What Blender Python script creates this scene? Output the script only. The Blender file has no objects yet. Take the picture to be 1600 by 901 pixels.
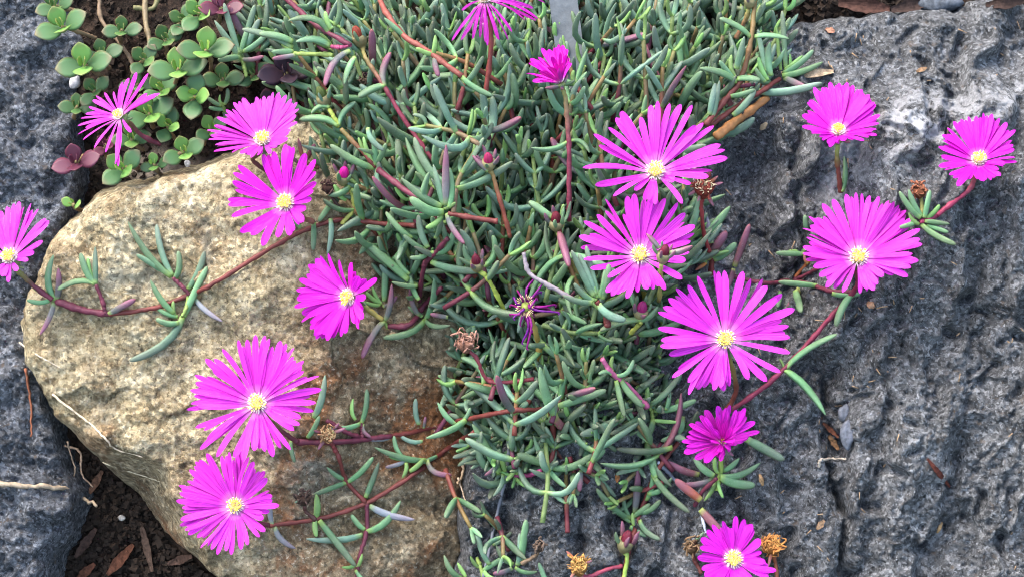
import bpy, math, random
import numpy as np
from mathutils import Matrix, Vector

random.seed(7)
RNG = np.random.default_rng(11)

# ------------------------------------------------------------------ camera / sky / sun / exposure
# All modelling is done in a bank-aligned frame (x right, y up the bank, z out of the bank), unit = 0.25 mm.
S = 0.00025
D = 3600.0                       # camera distance in those units (0.9 m)
PITCH = math.radians(48)
cp, sp = math.cos(PITCH), math.sin(PITCH)
RX = np.array([1.0, 0, 0]); UY = np.array([0, sp, cp]); NZ = np.array([0, -cp, sp])
FR = np.stack([RX, UY, NZ])      # rows: frame axes in world
W0 = np.array([0, 0, 0.45])
UP = np.array([0, cp, sp])       # world up seen in the bank frame

scene = bpy.context.scene
cam_d = bpy.data.cameras.new('camera'); cam = bpy.data.objects.new('camera', cam_d)
scene.collection.objects.link(cam); scene.camera = cam
cam_d.sensor_width = 36; cam_d.lens = 36 * D / 1600.0
cam_d.clip_start = 0.02; cam_d.clip_end = 500
cam.location = Vector(W0 + NZ * D * S)
cam.rotation_euler = (math.radians(90) - PITCH, 0, 0)
cam_d.dof.use_dof = True; cam_d.dof.focus_distance = 0.875; cam_d.dof.aperture_fstop = 30

world = bpy.data.worlds.new('World'); scene.world = world; world.use_nodes = True
wn = world.node_tree.nodes; wl = world.node_tree.links
SUN_EL, SUN_AZ = math.radians(62), math.radians(306)   # azimuth clockwise from +Y
sky = wn.new('ShaderNodeTexSky'); sky.sky_type = 'NISHITA'; sky.sun_disc = False
sky.sun_elevation = SUN_EL; sky.sun_rotation = SUN_AZ
sky.air_density = 1.6; sky.dust_density = 4.0; sky.ozone_density = 1.0
wl.new(sky.outputs[0], wn['Background'].inputs[0]); wn['Background'].inputs[1].default_value = 0.15
sd = bpy.data.lights.new('sun', 'SUN'); so = bpy.data.objects.new('sun', sd); scene.collection.objects.link(so)
sd.energy = 1.25; sd.angle = math.radians(45); sd.color = (1, 0.965, 0.91)
dsun = Vector((math.sin(SUN_AZ) * math.cos(SUN_EL), math.cos(SUN_AZ) * math.cos(SUN_EL), math.sin(SUN_EL)))
so.rotation_euler = dsun.to_track_quat('Z', 'Y').to_euler(); so.location = dsun * 5
vs = scene.view_settings; vs.view_transform = 'Standard'; vs.look = 'None'; vs.gamma = 1; vs.exposure = 2.1
vs.use_curve_mapping = False
scene.cycles.filter_width = 1.05

# ------------------------------------------------------------------ helpers
def P(x, y, w=0.0):
    """frame point at height w above the reference plane, seen at photo pixel x, y"""
    k = (D - w) / D
    return np.array([(x - 800) * k, (450.5 - y) * k, w])
def Wd(p):                        # frame points -> world metres
    return np.asarray(p, float) @ FR * S + W0
def Dir(d):
    return np.asarray(d, float) @ FR
def nrm(v):
    v = np.asarray(v, float); n = np.linalg.norm(v)
    return v / n if n > 1e-9 else np.array([0, 0, 1.0])
COL = scene.collection
LOC = {}
def empty(name, p, label=None, cat=None, group=None):
    o = bpy.data.objects.new(name, None); COL.objects.link(o)
    o.empty_display_size = 0.005
    w = Wd(p); o.location = Vector(w); LOC[o] = w
    tag(o, label, cat, group); return o
def tag(o, label=None, cat=None, group=None, kind=None):
    if label: o['label'] = label
    if cat: o['category'] = cat
    if group: o['group'] = group
    if kind: o['kind'] = kind
def mesh(name, V, F, mat, parent=None, origin=None, smooth=True, color=None, t=None, uv=None):
    """V in frame units; object origin at `origin` (frame) """
    Vw = Wd(V)
    o0 = Wd(origin) if origin is not None else Vw.mean(0)
    me = bpy.data.meshes.new(name)
    me.from_pydata((Vw - o0).tolist(), [], F if isinstance(F, list) else F.tolist())
    if smooth: me.shade_smooth()
    if t is not None:
        a = me.attributes.new('t', 'FLOAT', 'POINT'); a.data.foreach_set('value', np.asarray(t, np.float32))
    if uv is not None:
        a = me.attributes.new('cross', 'FLOAT', 'POINT'); a.data.foreach_set('value', np.asarray(uv, np.float32))
    me.materials.append(mat)
    return link(name, me, o0, parent, color)
def link(name, me, o0, parent=None, color=None):
    o = bpy.data.objects.new(name, me); COL.objects.link(o); LOC[o] = np.asarray(o0)
    if parent is not None:
        o.parent = parent; o.location = Vector(np.asarray(o0) - LOC[parent])
    else: o.location = Vector(o0)
    if color is not None: o.color = color
    return o

# value/gradient noise, vectorised
def _h(ix, iy, s):
    n = (ix.astype(np.int64) * 374761393 + iy.astype(np.int64) * 668265263 + s * 974634541) & 0xffffffff
    n = ((n ^ (n >> 13)) * 1274126177) & 0xffffffff
    return ((n ^ (n >> 16)) & 0xffff) / 65535.0
def pn(x, y, s=0):
    xi = np.floor(x); yi = np.floor(y); xf = x - xi; yf = y - yi
    u = xf * xf * xf * (xf * (xf * 6 - 15) + 10); v = yf * yf * yf * (yf * (yf * 6 - 15) + 10)
    def g(ax, ay):
        a = _h(xi + ax, yi + ay, s) * 2 * np.pi
        return np.cos(a) * (xf - ax) + np.sin(a) * (yf - ay)
    return ((g(0, 0) * (1 - u) + g(1, 0) * u) * (1 - v) + (g(0, 1) * (1 - u) + g(1, 1) * u) * v) * 1.5
def fbm(x, y, sc, oct=3, s=0, gain=.5):
    r = 0; a = 1.0; x = x / sc; y = y / sc
    for i in range(oct):
        r = r + a * pn(x, y, s + i * 17); x = x * 2.03; y = y * 2.03; a *= gain
    return r
def ridge(x, y, sc, oct=3, s=0):
    r = 0; a = 1.0; x = x / sc; y = y / sc
    for i in range(oct):
        r = r + a * (1 - 2 * np.abs(pn(x, y, s + i * 13))); x = x * 2.1; y = y * 2.1; a *= .5
    return r
def worley(x, y, sc, s=0):
    x = x / sc; y = y / sc; xi = np.floor(x); yi = np.floor(y)
    d1 = np.full(np.shape(x), 9.0); idv = np.zeros(np.shape(x))
    for dx in (-1, 0, 1):
        for dy in (-1, 0, 1):
            cx = xi + dx + _h(xi + dx, yi + dy, s); cy = yi + dy + _h(xi + dx, yi + dy, s + 5)
            d = (x - cx) ** 2 + (y - cy) ** 2
            m = d < d1; d1 = np.where(m, d, d1); idv = np.where(m, _h(xi + dx, yi + dy, s + 9), idv)
    return np.sqrt(d1), idv
def sdf(poly, X, Y):              # signed distance, inside positive (photo-like coords)
    poly = np.array(poly, float); d = np.full(X.shape, 1e18); ins = np.zeros(X.shape, bool)
    for (x0, y0), (x1, y1) in zip(poly, np.roll(poly, -1, 0)):
        ex, ey = x1 - x0, y1 - y0
        t = np.clip(((X - x0) * ex + (Y - y0) * ey) / (ex * ex + ey * ey), 0, 1)
        d = np.minimum(d, (X - x0 - t * ex) ** 2 + (Y - y0 - t * ey) ** 2)
        c = ((y0 <= Y) & (y1 > Y)) | ((y1 <= Y) & (y0 > Y))
        with np.errstate(divide='ignore', invalid='ignore'):
            xx = x0 + (Y - y0) * (ex / (ey if ey != 0 else 1e-9))
        ins ^= c & (X < xx)
    d = np.sqrt(d); return np.where(ins, d, -d)
def sstep(a, b, x):
    t = np.clip((x - a) / (b - a), 0, 1); return t * t * (3 - 2 * t)
def soft(x, k):                   # softplus
    return np.where(x / k > 20, x, k * np.log1p(np.exp(np.clip(x / k, -40, 20))))

# ------------------------------------------------------------------ materials
def mat(name):
    m = bpy.data.materials.new(name); m.use_nodes = True
    nt = m.node_tree; return m, nt, nt.nodes['Principled BSDF']
def nd(nt, typ, **kw):
    n = nt.nodes.new(typ)
    for k, v in kw.items(): setattr(n, k, v)
    return n
def noise(nt, scale, detail=4, rough=.6, vec=None, dist=0.0):
    n = nd(nt, 'ShaderNodeTexNoise'); n.inputs['Scale'].default_value = scale
    n.inputs['Detail'].default_value = detail; n.inputs['Roughness'].default_value = rough
    n.inputs['Distortion'].default_value = dist
    if vec is not None: nt.links.new(vec, n.inputs['Vector'])
    return n.outputs['Fac']
def ramp(nt, fac, stops):
    r = nd(nt, 'ShaderNodeValToRGB'); e = r.color_ramp.elements
    while len(e) < len(stops): e.new(0.5)
    for k, (p, c) in zip(e, stops):
        k.position = p; k.color = (c, c, c, 1) if not hasattr(c, '__len__') else (*c, 1)
    nt.links.new(fac, r.inputs[0]); return r.outputs[0]
def mix(nt, fac, a, b, blend='MIX'):
    n = nd(nt, 'ShaderNodeMix', data_type='RGBA', blend_type=blend)
    for sock, v in ((n.inputs[0], fac), (n.inputs[6], a), (n.inputs[7], b)):
        if isinstance(v, (int, float)): sock.default_value = v
        elif isinstance(v, tuple): sock.default_value = (*v[:3], 1)
        else: nt.links.new(v, sock)
    return n.outputs[2]
def mth(nt, op, a, b=None, clamp=False):
    n = nd(nt, 'ShaderNodeMath', operation=op); n.use_clamp = clamp
    for s_, v in ((n.inputs[0], a), (n.inputs[1], b)):
        if v is None: continue
        if isinstance(v, (int, float)): s_.default_value = v
        else: nt.links.new(v, s_)
    return n.outputs[0]
def bump(nt, bsdf, h, strength, dist):
    b = nd(nt, 'ShaderNodeBump'); b.inputs['Strength'].default_value = strength; b.inputs['Distance'].default_value = dist
    nt.links.new(h, b.inputs['Height']); nt.links.new(b.outputs[0], bsdf.inputs['Normal'])
def attr(nt, name):
    a = nd(nt, 'ShaderNodeAttribute'); a.attribute_name = name; return a.outputs['Fac']
def objpos(nt): return nd(nt, 'ShaderNodeTexCoord').outputs['Object']

def nd_noise_col(nt, sc, v):
    n = nd(nt, 'ShaderNodeTexNoise'); n.inputs['Scale'].default_value = sc; n.inputs['Detail'].default_value = 2; nt.links.new(v, n.inputs['Vector']); return n.outputs['Color']
def sepx(nt, c):
    s_ = nd(nt, 'ShaderNodeSeparateColor'); nt.links.new(c, s_.inputs[0]); return s_.outputs[0]
def grains(nt, v, sc, warp):
    dv = nd(nt, 'ShaderNodeVectorMath', operation='MULTIPLY_ADD'); nt.links.new(nd_noise_col(nt, sc * 1.6, v), dv.inputs[0]); dv.inputs[1].default_value = (warp,) * 3; nt.links.new(v, dv.inputs[2])
    vc = nd(nt, 'ShaderNodeTexVoronoi'); vc.inputs['Scale'].default_value = sc; nt.links.new(dv.outputs[0], vc.inputs['Vector'])
    return sepx(nt, vc.outputs['Color'])
def m_lava(name, lichen, tint=(1, 1, 1)):
    m, nt, b = mat(name); v = objpos(nt)
    n1 = noise(nt, 18, 5, .6, v); n2 = noise(nt, 90, 8, .85, v, .2); n3 = noise(nt, 820, 4, .8, v, .2); n4 = noise(nt, 260, 3, .6, v)
    vo = nd(nt, 'ShaderNodeTexVoronoi'); vo.inputs['Scale'].default_value = 420; nt.links.new(v, vo.inputs['Vector']); vd = vo.outputs['Distance']
    dv = nd(nt, 'ShaderNodeVectorMath', operation='MULTIPLY_ADD'); nt.links.new(nd_noise_col(nt, 900, v), dv.inputs[0]); dv.inputs[1].default_value = (.0016,) * 3; nt.links.new(v, dv.inputs[2])
    vc = nd(nt, 'ShaderNodeTexVoronoi'); vc.inputs['Scale'].default_value = 760; nt.links.new(dv.outputs[0], vc.inputs['Vector'])
    cell = mth(nt, 'MULTIPLY', sepx(nt, vc.outputs['Color']), 1.0)
    tr = lambda k: (k * tint[0] * 1.22, k * tint[1] * 1.25, k * tint[2] * 1.30)
    c = ramp(nt, n2, [(.34, tr(.060)), (.48, tr(.105)), (.56, tr(.145)), (.70, tr(.26))])
    c = mix(nt, 1.0, c, ramp(nt, n1, [(.35, .8), (.65, 1.2)]), 'MULTIPLY')
    c = mix(nt, 1.0, c, ramp(nt, cell, [(.0, .42), (.3, .8), (.7, 1.15), (1.0, 2.1)]), 'MULTIPLY')
    c = mix(nt, ramp(nt, n3, [(.58, 0.0), (.66, .8)]), c, (.55, .57, .62))
    c = mix(nt, ramp(nt, n3, [(.34, .7), (.45, 0.0)]), c, (.022, .024, .028))
    c = mix(nt, mth(nt, 'MULTIPLY', ramp(nt, vd, [(.12, .85), (.34, 0.0)]), ramp(nt, n2, [(.45, 1.0), (.58, 0.0)])), c, (.010, .011, .014))
    c = mix(nt, ramp(nt, n4, [(.62, 0.0), (.70, .45)]), c, (.17, .12, .08))
    if lichen:
        a = attr(nt, 't')         # crusty pale lichen patches
        f = mth(nt, 'MULTIPLY', a, ramp(nt, noise(nt, 95, 5, .65, v, 1.2), [(.455, 0.0), (.55, 1.0)]))
        c = mix(nt, f, c, mix(nt, n3, (.40, .40, .43), (.84, .84, .86)))
    nt.links.new(c, b.inputs['Base Color']); b.inputs['Roughness'].default_value = .78
    b.inputs['Specular IOR Level'].default_value = .18
    h = mth(nt, 'ADD', mth(nt, 'MULTIPLY', n2, 1.0), mth(nt, 'ADD', mth(nt, 'MULTIPLY', n3, .8), mth(nt, 'MULTIPLY', cell, .30)))
    bump(nt, b, h, 1.0, .0030)
    return m
def m_tan():
    m, nt, b = mat('tan_rock'); v = objpos(nt)
    n1 = noise(nt, 9, 5, .6, v); n2 = noise(nt, 85, 8, .84, v, .2); n3 = noise(nt, 560, 4, .8, v, .2); n5 = noise(nt, 22, 6, .68, v, .8)
    c = ramp(nt, n2, [(.36, (.15, .105, .055)), (.45, (.33, .26, .145)), (.54, (.47, .395, .245)), (.64, (.70, .62, .44))])
    dark = attr(nt, 't')          # browner zone of the stone: right side and lower left
    c2 = ramp(nt, n2, [(.36, (.050, .030, .022)), (.47, (.13, .078, .045)), (.56, (.22, .14, .08)), (.66, (.42, .30, .175))])
    c = mix(nt, mth(nt, 'MULTIPLY', dark, ramp(nt, n5, [(.32, .25), (.6, 1.0)])), c, c2)
    c = mix(nt, mth(nt, 'MULTIPLY', ramp(nt, n5, [(.52, 0.0), (.62, .8)]), mth(nt, 'ADD', mth(nt, 'MULTIPLY', dark, .75), .25)), c, (.26, .105, .038))
    c = mix(nt, ramp(nt, noise(nt, 34, 5, .7, v, .4), [(.58, 0.0), (.68, .5)]), c, (.20, .21, .175))
    c = mix(nt, ramp(nt, n3, [(.33, .85), (.45, 0.0)]), c, (.05, .036, .022))
    c = mix(nt, ramp(nt, n3, [(.56, 0.0), (.68, .6)]), c, (.66, .61, .48))
    c = mix(nt, 1.0, c, ramp(nt, n1, [(.35, .75), (.65, 1.15)]), 'MULTIPLY')
    c = mix(nt, 1.0, c, ramp(nt, grains(nt, v, 640, .0015), [(.0, .55), (.4, .9), (.75, 1.1), (1.0, 1.5)]), 'MULTIPLY')
    nt.links.new(c, b.inputs['Base Color']); b.inputs['Roughness'].default_value = .85; b.inputs['Specular IOR Level'].default_value = .25
    bump(nt, b, mth(nt, 'ADD', n2, mth(nt, 'MULTIPLY', n3, .9)), 1.0, .0022)
    return m
def m_soil():
    m, nt, b = mat('soil'); v = objpos(nt)
    n2 = noise(nt, 130, 6, .7, v); n3 = noise(nt, 420, 3, .7, v)
    c = ramp(nt, n2, [(.35, (.004, .003, .002)), (.5, (.016, .010, .007)), (.65, (.05, .033, .024))])
    c = mix(nt, mth(nt, 'MULTIPLY', attr(nt, 't'), .85), c, mix(nt, n3, (.16, .12, .09), (.42, .36, .29)))
    nt.links.new(c, b.inputs['Base Color']); b.inputs['Roughness'].default_value = .95; b.inputs['Specular IOR Level'].default_value = .15
    bump(nt, b, mth(nt, 'ADD', n2, mth(nt, 'MULTIPLY', n3, .5)), 1.0, .003)
    return m
def m_objcol(name, rough=.6, lo=.6, hi=1.3, sc=300, spec=.3, bmp=.5, bd=.0005, stretch=None):
    m, nt, b = mat(name); v = objpos(nt)
    oi = nd(nt, 'ShaderNodeObjectInfo')
    n = noise(nt, sc, 5, .65, v)
    c = mix(nt, 1.0, oi.outputs['Color'], ramp(nt, n, [(.3, lo), (.7, hi)]), 'MULTIPLY')
    nt.links.new(c, b.inputs['Base Color']); b.inputs['Roughness'].default_value = rough; b.inputs['Specular IOR Level'].default_value = spec
    if bmp: bump(nt, b, n, bmp, bd)
    return m
def m_leaf():
    m, nt, b = mat('succulent_leaf'); v = objpos(nt)
    oi = nd(nt, 'ShaderNodeObjectInfo'); t = attr(nt, 't')
    geo = nd(nt, 'ShaderNodeNewGeometry').outputs['Position']
    n1 = noise(nt, 160, 3, .6, geo); n2 = noise(nt, 2600, 2, .5, geo)
    c = mix(nt, 1.0, oi.outputs['Color'], ramp(nt, n1, [(.3, .78), (.7, 1.2)]), 'MULTIPLY')
    hs = nd(nt, 'ShaderNodeHueSaturation')
    nt.links.new(c, hs.inputs['Color'])
    nt.links.new(mth(nt, 'ADD', mth(nt, 'MULTIPLY', oi.outputs['Random'], .036), .482), hs.inputs['Hue'])
    nt.links.new(mth(nt, 'ADD', mth(nt, 'MULTIPLY', oi.outputs['Random'], .5), .75), hs.inputs['Value'])
    c = hs.outputs[0]
    # yellow-green at the node, purple towards the tip on some leaves
    c = mix(nt, ramp(nt, t, [(0.0, .75), (.16, 0.0)]), c, (.24, .34, .07))
    pf = mth(nt, 'MULTIPLY', oi.outputs['Alpha'], ramp(nt, mth(nt, 'ADD', t, mth(nt, 'MULTIPLY', n1, .5)), [(.55, 0.0), (1.25, 1.0)]), True)
    c = mix(nt, pf, c, (.19, .075, .115))
    c = mix(nt, mth(nt, 'MULTIPLY', oi.outputs['Alpha'], ramp(nt, t, [(.93, 0.0), (.99, .8)])), c, (.20, .06, .06))
    c = mix(nt, ramp(nt, n2, [(.62, 0.0), (.75, .22)]), c, (.40, .50, .42))
    nt.links.new(c, b.inputs['Base Color']); b.inputs['Roughness'].default_value = .55
    b.inputs['Specular IOR Level'].default_value = .26
    b.inputs['Subsurface Weight'].default_value = .12; b.inputs['Subsurface Radius'].default_value = (.6, 1, .3); b.inputs['Subsurface Scale'].default_value = .0012
    bump(nt, b, mth(nt, 'ADD', mth(nt, 'MULTIPLY', n1, 1.5), mth(nt, 'MULTIPLY', n2, .5)), .5, .0006)
    return m
def m_stem():
    m, nt, b = mat('succulent_stem'); v = objpos(nt)
    oi = nd(nt, 'ShaderNodeObjectInfo'); t = attr(nt, 't')
    geo = nd(nt, 'ShaderNodeNewGeometry').outputs['Position']
    n1 = noise(nt, 220, 4, .6, geo)
    c = mix(nt, 1.0, oi.outputs['Color'], ramp(nt, n1, [(.3, .7), (.7, 1.3)]), 'MULTIPLY')
    c = mix(nt, mth(nt, 'MULTIPLY', oi.outputs['Alpha'], ramp(nt, mth(nt, 'ADD', t, mth(nt, 'MULTIPLY', n1, .2)), [(.45, 0.0), (.95, 1.0)])), c, (.20, .25, .06))
    nt.links.new(c, b.inputs['Base Color']); b.inputs['Roughness'].default_value = .55; b.inputs['Specular IOR Level'].default_value = .3
    bump(nt, b, n1, .8, .0010)
    return m
def m_petal():
    m, nt, b = mat('petal'); oi = nd(nt, 'ShaderNodeObjectInfo')
    t = attr(nt, 't'); x = attr(nt, 'cross')
    cmb = nd(nt, 'ShaderNodeCombineXYZ'); nt.links.new(mth(nt, 'MULTIPLY', x, 5.0), cmb.inputs[0]); nt.links.new(t, cmb.inputs[1])
    nt.links.new(mth(nt, 'MULTIPLY', oi.outputs['Random'], 50), cmb.inputs[2])
    n = noise(nt, 1.6, 3, .6, cmb.outputs[0])
    c = mix(nt, 1.0, oi.outputs['Color'], ramp(nt, n, [(.35, .66), (.65, 1.15)]), 'MULTIPLY')
    c = mix(nt, ramp(nt, t, [(0.0, .8), (.11, .5), (.24, 0.0)]), c, (.80, .45, .66))
    hs = nd(nt, 'ShaderNodeHueSaturation'); nt.links.new(c, hs.inputs['Color'])
    nt.links.new(mth(nt, 'ADD', mth(nt, 'MULTIPLY', oi.outputs['Random'], .018), .491), hs.inputs['Hue'])
    c = hs.outputs[0]
    nt.links.new(c, b.inputs['Base Color']); b.inputs['Roughness'].default_value = .42; b.inputs['Specular IOR Level'].default_value = .4
    bump(nt, b, n, .8, .0007)
    tr = nd(nt, 'ShaderNodeBsdfTranslucent'); nt.links.new(c, tr.inputs[0])
    ms = nd(nt, 'ShaderNodeMixShader'); ms.inputs[0].default_value = .42
    nt.links.new(b.outputs[0], ms.inputs[1]); nt.links.new(tr.outputs[0], ms.inputs[2])
    nt.links.new(ms.outputs[0], nt.nodes['Material Output'].inputs[0])
    return m
def m_plain(name, col, rough=.6, spec=.3):
    m, nt, b = mat(name); v = objpos(nt); n = noise(nt, 500, 3, .6, v)
    c = mix(nt, 1.0, col, ramp(nt, n, [(.3, .75), (.7, 1.2)]), 'MULTIPLY')
    nt.links.new(c, b.inputs['Base Color']); b.inputs['Roughness'].default_value = rough; b.inputs['Specular IOR Level'].default_value = spec
    return m
M_LAVA = m_lava('lava_rock', True); M_LAVA2 = m_lava('grey_rock', False, (.86, .9, .98)); M_TAN = m_tan(); M_SOIL = m_soil()
M_LEAF = m_leaf(); M_STEM = m_stem(); M_PETAL = m_petal()
M_DRY = m_objcol('dry_matter', .85, .45, 1.5, 500, .15, .8, .0006)
M_FIL = m_plain('filament', (.88, .78, .74)); M_ANT = m_plain('anther', (.92, .66, .10)); M_DISC = m_plain('flower_disc', (.70, .56, .22))
M_CRA = None

# ------------------------------------------------------------------ setting: rocks and soil
RIGHT_POLY = [(1208, 34), (1300, 20), (1420, 4), (1600, -16), (1750, -32), (1850, 300), (1850, 1000), (1500, 1120), (720, 1120), (722, 900), (727, 790), (742, 725), (790, 670), (850, 540), (960, 400), (1080, 250), (1140, 165), (1190, 105)]
TAN_POLY = [(28, 505), (58, 420), (95, 350), (150, 308), (215, 290), (300, 265), (370, 240), (440, 190), (490, 152), (560, 140), (640, 150), (700, 230), (735, 330), (748, 450), (748, 600), (742, 700), (727, 780), (722, 860), (725, 990), (600, 1010), (470, 965), (410, 922), (322, 896), (280, 874), (226, 842), (186, 800), (154, 752), (118, 697), (85, 652), (45, 570)]
LEFT_POLY = [(-260, -160), (60, -90), (85, 0), (107, 60), (100, 140), (98, 200), (107, 280), (92, 330), (62, 420), (48, 600), (70, 690), (96, 760), (102, 800), (82, 860), (58, 920), (30, 1010), (-260, 1080)]
def roll(sdv, R, k):
    q = np.clip(1 - sdv / R, 0, 1)
    r = R * (1 - np.sqrt(np.clip(1 - q * q, 0, 1)))
    return np.where(sdv >= R, 0, np.where(sdv > 0, r, R - k * sdv))
def h_right(X, Y, fine=True):
    sdv = sdf(RIGHT_POLY, X, Y) + 7 * fbm(X, Y, 60, 2, 3)
    h = 5 - .95 * soft(165 + .05 * (X - 1400) - Y, 22) + 35 * sstep(1180, 1420, X) - 18 * sstep(980, 760, X)
    xc = 1165 + .28 * (Y - 230)
    h = h - 72 * np.exp(-((X - xc) / 62) ** 2) * sstep(150, 260, Y) * sstep(760, 560, Y)
    h = h - 26 * np.exp(-((X - (1300 + .02 * Y)) / 16) ** 2) * sstep(600, 700, Y) - 16 * np.exp(-((X - (1480 - .15 * (Y - 500))) / 60) ** 2) * sstep(350, 500, Y)
    wx = X + 26 * fbm(X, Y, 70, 2, 31); wy = Y + 26 * fbm(X, Y, 70, 2, 47)
    h = h + 30 * fbm(X, Y, 190, 2, 5) + 12 * fbm(wx + .4 * wy, wy * .75, 75, 2, 8) + 30 * ridge(wx + .18 * wy, wy * .2, 105, 2, 28)
    for fx, fk, y0, y1, dp, wd in ((1235, .10, 190, 520, 22, 9), (1302, .03, 560, 1000, 30, 8), (1395, -.10, 420, 900, 14, 12), (1480, .12, 180, 620, 12, 10), (1090, .22, 520, 1000, 16, 9), (1000, -.1, 700, 1000, 14, 8), (880, .15, 700, 1000, 12, 9)):
        h = h - 1.35 * dp * np.exp(-((X + 20 * fbm(X, Y, 60, 3, int(fx)) - (fx + fk * (Y - y0))) / wd) ** 2) * sstep(y0 - 40, y0 + 60, Y) * sstep(y1 + 40, y1 - 60, Y)
    if fine:
        a, b_ = wx * .8 + wy * .45, wy * .8 - wx * .45
        patch = .35 + .9 * sstep(-.35, .5, fbm(X, Y, 120, 2, 91))
        h = h + patch * (5 * ridge(a, b_ * .55, 34, 2, 12) + 5 * fbm(a, b_ * .7, 13, 2, 21, .7)) + 3.4 * fbm(X, Y, 6, 1, 77)
        _, iv = worley(X + 3 * fbm(X, Y, 8, 1, 5), Y + 3 * fbm(X, Y, 8, 1, 6), 9, 44); h = h + 5.5 * (iv - .5) * patch
        _, iv = worley(wx, wy, 19, 48); h = h + 3.5 * (iv - .5) * patch
        d, _ = worley(wx, wy, 30, 4); h = h - 9 * sstep(.40, .12, d) * sstep(-.25, .25, fbm(X, Y, 90, 2, 55))
        d, _ = worley(wx, wy, 58, 14); h = h - 20 * sstep(.36, .10, d) * sstep(-.15, .3, fbm(X, Y, 110, 2, 59))
    return h - roll(sdv, 30, 5)
def h_tan(X, Y, fine=True):
    sdv = sdf(TAN_POLY, X, Y) + 6 * fbm(X, Y, 45, 3, 61)
    h = 34 - .5 * soft(330 - Y - .12 * (X - 200), 40) - .22 * soft(X - 610, 40) - .3 * soft(140 - X, 40) - .12 * soft(Y - 560, 60)
    d1 = ((Y - 652 + 6 * fbm(X, Y, 40, 2, 19)) * 155 - (X - 85) * 62) / 167.0
    d2 = -((X - 262 + 8 * fbm(X, Y, 50, 2, 18)) * 150 - (Y - 722) * 62) / 162.3
    k = 5.0; sm = -k * np.log(np.exp(np.clip(-d1 / k, -40, 40)) + np.exp(np.clip(-d2 / k, -40, 40)))
    h = h - 2.0 * soft(sm, 2.0) - .30 * soft(X - (440 + .14 * (Y - 250)), 9)
    d, idv = worley(X + 40 * fbm(X, Y, 80, 2, 2), (Y + 40 * fbm(X, Y, 80, 2, 9)) * 1.3, 170, 71)
    h = h + 22 * fbm(X, Y, 210, 2, 6) + 13 * idv + 9 * fbm(X, Y, 70, 2, 14)
    if fine:
        h = h + 2.5 * ridge(X + .3 * Y, Y * 1.4, 60, 3, 24) + 1.6 * fbm(X + .5 * Y, Y, 30, 3, 33, .7) + 2.6 * (worley(X + 4 * fbm(X, Y, 10, 1, 5), Y + 4 * fbm(X, Y, 10, 1, 8), 10, 45)[1] - .5) + 2.2 * fbm(X, Y, 7, 1, 93)
    return h - roll(sdv, 34, 5)
def h_left(X, Y, fine=True):
    sdv = sdf(LEFT_POLY, X, Y) + 6 * fbm(X, Y, 55, 2, 81)
    h = -48 - 34 * np.exp(-((Y - 470) / 90) ** 2) - .25 * soft(260 - Y, 60) + 18 * fbm(X, Y, 140, 2, 16)
    if fine: h = h + 4 * (worley(X + 3 * fbm(X, Y, 8, 1, 5), Y, 9, 45)[1] - .5) + 20 * fbm(X, Y, 55, 2, 26) + 5 * ridge(X, Y, 24, 2, 36) + 5 * fbm(X, Y, 11, 2, 46, .7)
    return h - roll(sdv, 42, 5)
def h_soil(X, Y, fine=True):
    h = -150 + 70 * np.exp(-((X - 290) / 190) ** 2 - ((Y - 110) / 130) ** 2) + 40 * np.exp(-((X - 700) / 260) ** 2 - ((Y - 80) / 160) ** 2)
    h = h + 60 * np.exp(-((X - 230) / 60) ** 2 - ((Y - 275) / 40) ** 2)
    h = h + 14 * fbm(X, Y, 120, 3, 66) + 500 * (fbm(X, Y, 6000, 2, 5)) * sstep(1800, 6000, np.hypot(X - 800, Y - 450))
    if fine: h = h + 7 * fbm(X, Y, 28, 3, 67)
    return h
SURF = [h_right, h_tan, h_left, h_soil]
_GX = np.arange(-160, 1761, 4.0); _GY = np.arange(-120, 1021, 4.0)
def _surf_grid(fs):
    x, y = np.meshgrid(_GX, _GY); w = np.zeros_like(x)
    for _ in range(3):
        k = (D - w) / D; X = 800 + (x - 800) * k; Y = 450.5 + (y - 450.5) * k
        w = np.max([f(X, Y) for f in fs], 0)
    return w
def grid_get(G, x, y):
    i = min(max((x + 160) / 4.0, 0), len(_GX) - 1.001); j = min(max((y + 120) / 4.0, 0), len(_GY) - 1.001)
    a, b = int(i), int(j); u, v = i - a, j - b
    return float((G[b, a] * (1 - u) + G[b, a + 1] * u) * (1 - v) + (G[b + 1, a] * (1 - u) + G[b + 1, a + 1] * u) * v)
G_ALL = _surf_grid(SURF); G_SOIL = _surf_grid([h_soil])
def surf(x, y, soil=False):
    return grid_get(G_SOIL if soil else G_ALL, x, y)
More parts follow.
